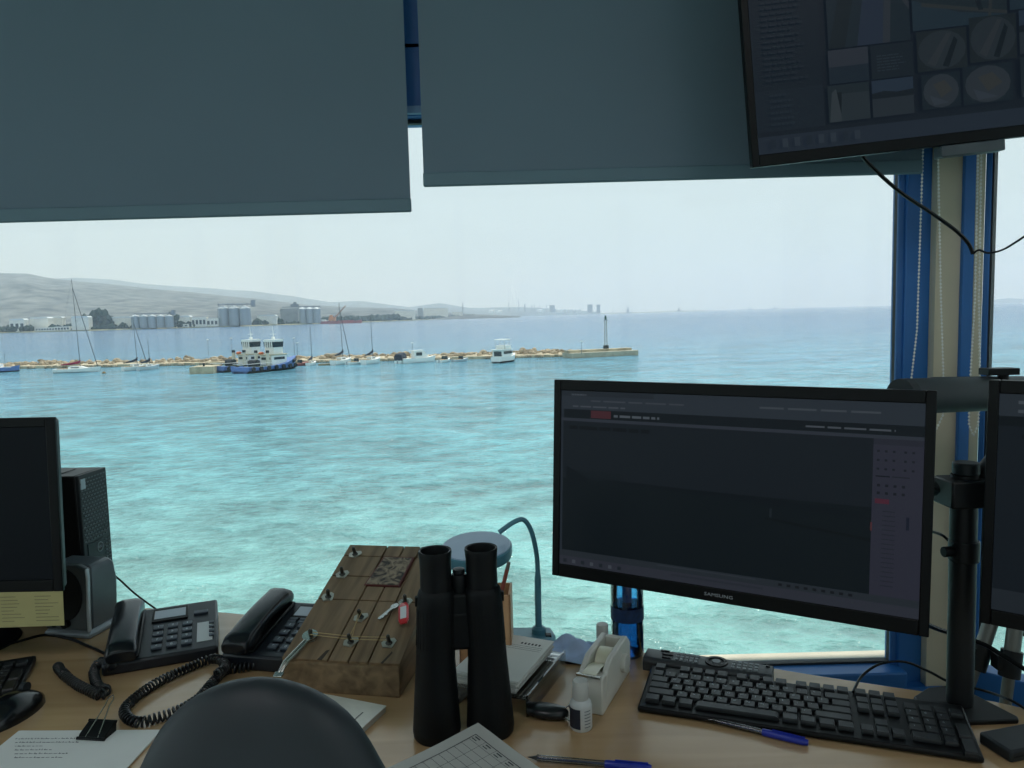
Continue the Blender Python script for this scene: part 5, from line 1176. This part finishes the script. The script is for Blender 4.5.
part('bottle_body', MB().lathe([(.014, 0), (.0155, .002), (.0155, .034), (.0145, .038), (.0105, .042), (.0105, .045)], 28), mat('white_bottle_plastic', '#c6c9c9', .35), cb); part('bottle_cap', MB().lathe([(.0112, .043), (.0108, .066), (.0098, .068), (.006, .069)], 20), mat('cap_grey', '#b9bab6', .45), cb)
lbm = MB(); lbm.loft([[(.0157 * math.cos(a), .0157 * math.sin(a), z) for a in [R_(185 + 7 * k) for k in range(12)]] for z in (.005, .033)], cap=False, closed=False); part('dark_label', lbm, mat('label_navy', '#1c2333', .5), cb)
lbm = MB()
for i in range(6): lbm.loft([[(.0158 * math.cos(a), .0158 * math.sin(a), z) for a in [R_(283 + 6 * k) for k in range(7)]] for z in (.007 + i * .0045, .0082 + i * .0045)], cap=False, closed=False)
part('print_lines', lbm, mat('label_grey_print', '#6b7078', .6), cb)
gs = thing('glue_stick', 'white capped tube peeping out behind the tape dispenser', 'tube', (.137, 1.202, .75)); part('tube_body', MB().lathe([(.0095, 0), (.0095, .042)], 20), TD, gs); part('tube_cap', MB().lathe([(.0098, .04), (.0098, .060), (.009, .063), (.004, .0635)], 20), mat('cap_grey', '#b9bab6', .45), gs)
fb_ = thing('car_key_fob', 'black car key fob with a leather strap and ring beside the memo stand', 'key', (.040, 1.032, .75), R_(-18))
part('fob_body', MB().loft([[(x, w * math.cos(a * PI / 8), .009 + h * math.sin(a * PI / 8)) for a in range(16)] for x, w, h in ((-.032, .003, .003), (-.028, .012, .007), (-.015, .0165, .009), (.005, .016, .009), (.022, .011, .008), (.028, .004, .004))]), mat('fob_black', '#171b1e', .3), fb_, smooth=60)
part('split_ring', MB().tube([(.034 + .011 * math.cos(a * PI / 10), .011 * math.sin(a * PI / 10) * .8, .012 + .008 * math.sin(a * PI / 10)) for a in range(21)], .0011, 6), STEEL, fb_)
part('leather_strap', MB().tube([(.03, .004, .014), (.042, .012, .024), (.053, .006, .018), (.050, -.006, .006), (.040, -.010, .003)], .0055, 8), mat('brown_leather', '#4a3330', .5, bump=.3), fb_)
wbt = thing('water_bottle', 'translucent blue water bottle standing behind the tape dispenser', 'bottle', (.182, 1.228, .75))
BP = glassy('blue_bottle_plastic', (.34, .66, .92), .10, .05); WATER = glassy('blue_water', (.35, .55, .75), .05, .02)
part('bottle_wall', MB().lathe([(.024, .0), (.0272, .004), (.0272, .05), (.0262, .055), (.0272, .06), (.0272, .15), (.022, .172), (.013, .185), (.013, .195)], 32), BP, wbt)
part('water', MB().lathe([(.022, .003), (.0255, .006), (.0255, .088)], 28), WATER, wbt); part('label_band', MB().lathe([(.0275, .062), (.0275, .085)], 32, cap=False), mat('dark_blue_band', '#0f2c54', .5, var=.4, scale=120), wbt)
part('screw_cap', MB().lathe([(.0145, .193), (.0145, .212), (.0135, .214), (.004, .2145)], 24), mat('bottle_cap_blue', '#1d4f9e', .4), wbt); part('straw', MB().cyl((0, 0, .09), (0, 0, .19), .008, n=12), mat('inner_tube_blue', '#1f4e7c', .4), wbt)

# ------------------------------------------------------------------ pens and papers
PENC = glassy('clear_pen_barrel', (.82, .86, .9), .1, .05); PENB = mat('blue_pen_cap', '#1a2c96', .3)
def pen(label, a, b, z=.755):
    a = desk_at(*a, z); b = desk_at(*b, z); d = (b - a).normalized(); L = .156
    t = thing('ballpoint_pen', label, 'pen', a, 0, 'blue ballpoint pens')
    f = lambda s: d * s
    part('barrel', MB().tube([f(.012), f(L - .02)], .0041, 10), PENC, t); part('ink_tube', MB().tube([f(.01), f(L - .03)], .0015, 6), mat('pen_ink_blue', '#1b2450', .4), t)
    part('tip', MB().tube([f(0), f(.004), f(.012)], [.0006, .0012, .0032], 8), mat('pen_tip_grey', '#5a5a5a', .4, metal=.5), t); part('cap', MB().tube([f(L - .058), f(L - .055), f(L - .006), f(L)], [.0045, .0050, .0050, .0036], 10), PENB, t)
    part('pocket_clip', MB().tube([f(L - .004) + Vector((0, 0, .0055)), f(L - .045) + Vector((0, 0, .0058))], .0012, 5), PENB, t)
pen('blue capped pen lying alone in front of the correction bottle', (528, 757), (652, 768))
pen('blue capped pen tucked under the front edge of the big keyboard', (690, 715), (805, 742))
fp = thing('form_pad', 'thick pad with a gridded form on top, in front of the binoculars', 'pad')
A = Vector((-.055, .933)); dl = Vector((-.76, -.65)).normalized(); dr = Vector((.62, -.785)).normalized(); zt = .797
fp.location = (A.x, A.y, .75)
def pq(l, r, z): q = dl * l + dr * r; return (q.x, q.y, z)
LL, RR = .17, .21
part('pad_block', MB().loft([[pq(a, b, z) for a, b in ((.004, .004), (LL - .004, .004), (LL - .004, RR - .004), (.004, RR - .004))] for z in (0, .0445)]), SHEET_EDGE, fp)
sh = MB(); g = []
for i in range(9): g.append([pq(LL * i / 8, RR * j / 8, .0462 + .0035 * math.exp(-((i / 8) ** 2 + (j / 8) ** 2) * 14)) for j in range(9)])
sh.loft(g, cap=False, closed=False); part('form_sheet', sh, mat('recycled_paper', '#b9b9b4', .8, var=.03), fp, smooth=180)
gl_ = MB()
def gline(l0, r0, l1, r1, w):
    n = 14
    for k in range(n):
        a = k / n; b = (k + 1) / n
        pts = [(l0 + (l1 - l0) * t, r0 + (r1 - r0) * t) for t in (a, b)]
        ddl, ddr = (0, w) if abs(l1 - l0) > abs(r1 - r0) else (w, 0)
        hh = lambda l, r: .0466 + .0035 * math.exp(-((l / LL) ** 2 + (r / RR) ** 2) * 14)
        (la_, ra), (lb_, rb) = pts
        gl_.quad(pq(la_, ra, hh(la_, ra)), pq(lb_, rb, hh(lb_, rb)), pq(lb_ + ddl, rb + ddr, hh(lb_, rb)), pq(la_ + ddl, ra + ddr, hh(la_, ra)))
gline(.017, .018, LL, .018, .0011); gline(.017, .018, .017, RR, .0011)
for i in range(1, 8): gline(.017, .018 + i * .022, LL, .018 + i * .022, .0005)
for i in range(1, 14): gline(.017 + i * .0115, .018, .017 + i * .0115, RR, .0005)
for i in range(6): gline(.020, .022 + i * .022, .020, .032 + i * .022, .0018); gline(.0245, .021 + i * .022, .0245, .030 + i * .022, .0014)
part('form_grid', gl_, INK, fp, smooth=0)
# white booklet between chair and binoculars
wk = thing('booklet', 'small white booklet between the chair back and the binoculars', 'booklet', (-.196, 1.058, .75), R_(68))
part('pages', MB().box(-.062, 0, 0, .12, .0, .0085), SHEET_EDGE, wk); part('cover', MB().box(-.063, .001, -.001, .121, .0085, .0095), mat('booklet_white', '#dcdcd2', .35), wk, .0004)
ln = MB()
for i in range(8): ln.box(-.05 + i * .003, -.0478 + i * .003, .02, .0225, .00952, .0096)
part('print_line', ln, INK, wk, smooth=0)
# paper sheets and binder clip at the lower left
pa = thing('paper_stack', 'handwritten white sheets held by the binder clip at the lower left', 'paper', (-.505, 1.020, .75), R_(-2))
for i in range(3): o = part('sheet', MB().box(-.205, 0, -.2, 0, i * .0012, i * .0012 + .001), PAPER, pa); o.rotation_euler = (0, 0, -.012 * (2 - i))
ln = MB(); hr = random.Random(8)
for r in range(6):
    x = -.195 + .006 * r; y = -.022 - r * .009; end = x + [.09, .085, .036, .05, .07, .06][r]
    while x < end:
        w = hr.uniform(.002, .006); ln.add([(x, y, .0036), (x + w, y + hr.uniform(-.0006, .0006), .0036), (x + w, y + .0013, .0036), (x, y + .0013, .0036)], [(0, 1, 2, 3)])
        if hr.random() < .5: ln.box(x, x + .0008, y, y + .0032, .00355, .0036)
        x += w + hr.uniform(.0008, .002)
part('handwriting', ln, mat('pencil_grey', '#565a60', .8), pa, smooth=0)
bc = thing('binder_clip', 'black binder clip with wire handles gripping the white sheets', 'clip', (-.590, 1.012, .7535), R_(-8))
part('clip_body', MB().prism_x([(-.014, -.0015), (-.014, .002), (-.010, .006), (.010, .014), (.014, .012), (.012, -.0025)], -.02, .02), BLACK, bc, .001); part('clip_lip', MB().cyl((-.021, -.014, .0015), (.021, -.014, .0015), .0022, n=8).cyl((-.021, .012, .013), (.021, .012, .013), .0022, n=8), BLACK, bc)
part('wire_handle', MB().tube([(-.009, -.014, .002), (-.0035, .024, .030), (-.0045, .032, .035), (0, .037, .038), (.0045, .032, .035), (.0035, .024, .030), (.010, -.014, .002)], .0009, 6), STEEL, bc)

# ------------------------------------------------------------------ chair
oc = thing('office_chair', 'dark leather office chair with rounded back, pushed up to the desk', 'chair', (-.204, .545, 0), R_(-4))
LEA = mat('black_leather', '#1f262b', .52, var=.15, scale=12, bump=.9)
rings = []
zt_, zb_ = 1.045, .52
for i in range(30):
    dz = (zt_ - zb_) * (i / 29) ** 1.8; z = zt_ - dz
    w = .0955 * max(.0001, 1 - (1 - min(1, dz / .088)) ** 2) ** .52 + max(0, dz - .06) * .32
    w = min(w, .205)
    th = .040 * min(1, .02 + (dz * 16) ** .5)
    rings.append([(w * math.copysign(abs(math.cos(a)) ** .8, math.cos(a)), .02 - dz * .06 + th * math.sin(a), z) for a in [2 * PI * k / 28 for k in range(28)]])
part('backrest', MB().loft(rings), LEA, oc, smooth=80)
part('seat', MB().loft([[(.25 * k * math.copysign(abs(math.cos(a)) ** .5, math.cos(a)), -.23 + .24 * k * math.copysign(abs(math.sin(a)) ** .5, math.sin(a)), z) for a in [2 * PI * j / 28 for j in range(28)]] for z, k in ((.42, .9), (.44, 1), (.49, 1), (.51, .9))]), LEA, oc, smooth=60)
part('back_post', MB().tube([(0, .0, .58), (0, .07, .46), (0, -.1, .415)], .022, 10), BLACKM, oc); part('gas_column', MB().cyl((0, -.23, .1), (0, -.23, .42), .028), BLACKM, oc)
for k in range(5):
    a = 2 * PI * k / 5 + .3; e_ = (.29 * math.cos(a), -.23 + .29 * math.sin(a))
    lg = part('base_leg', MB().tube([(0, -.23, .11), (e_[0], e_[1], .075)], [.028, .018], 8), BLACKM, oc); put('caster', MB().cyl((e_[0] - .012, e_[1], .03), (e_[0] + .012, e_[1], .03), .03, n=16).cyl((e_[0], e_[1], .03), (e_[0], e_[1], .08), .008).mesh('caster', BLACK), lg)
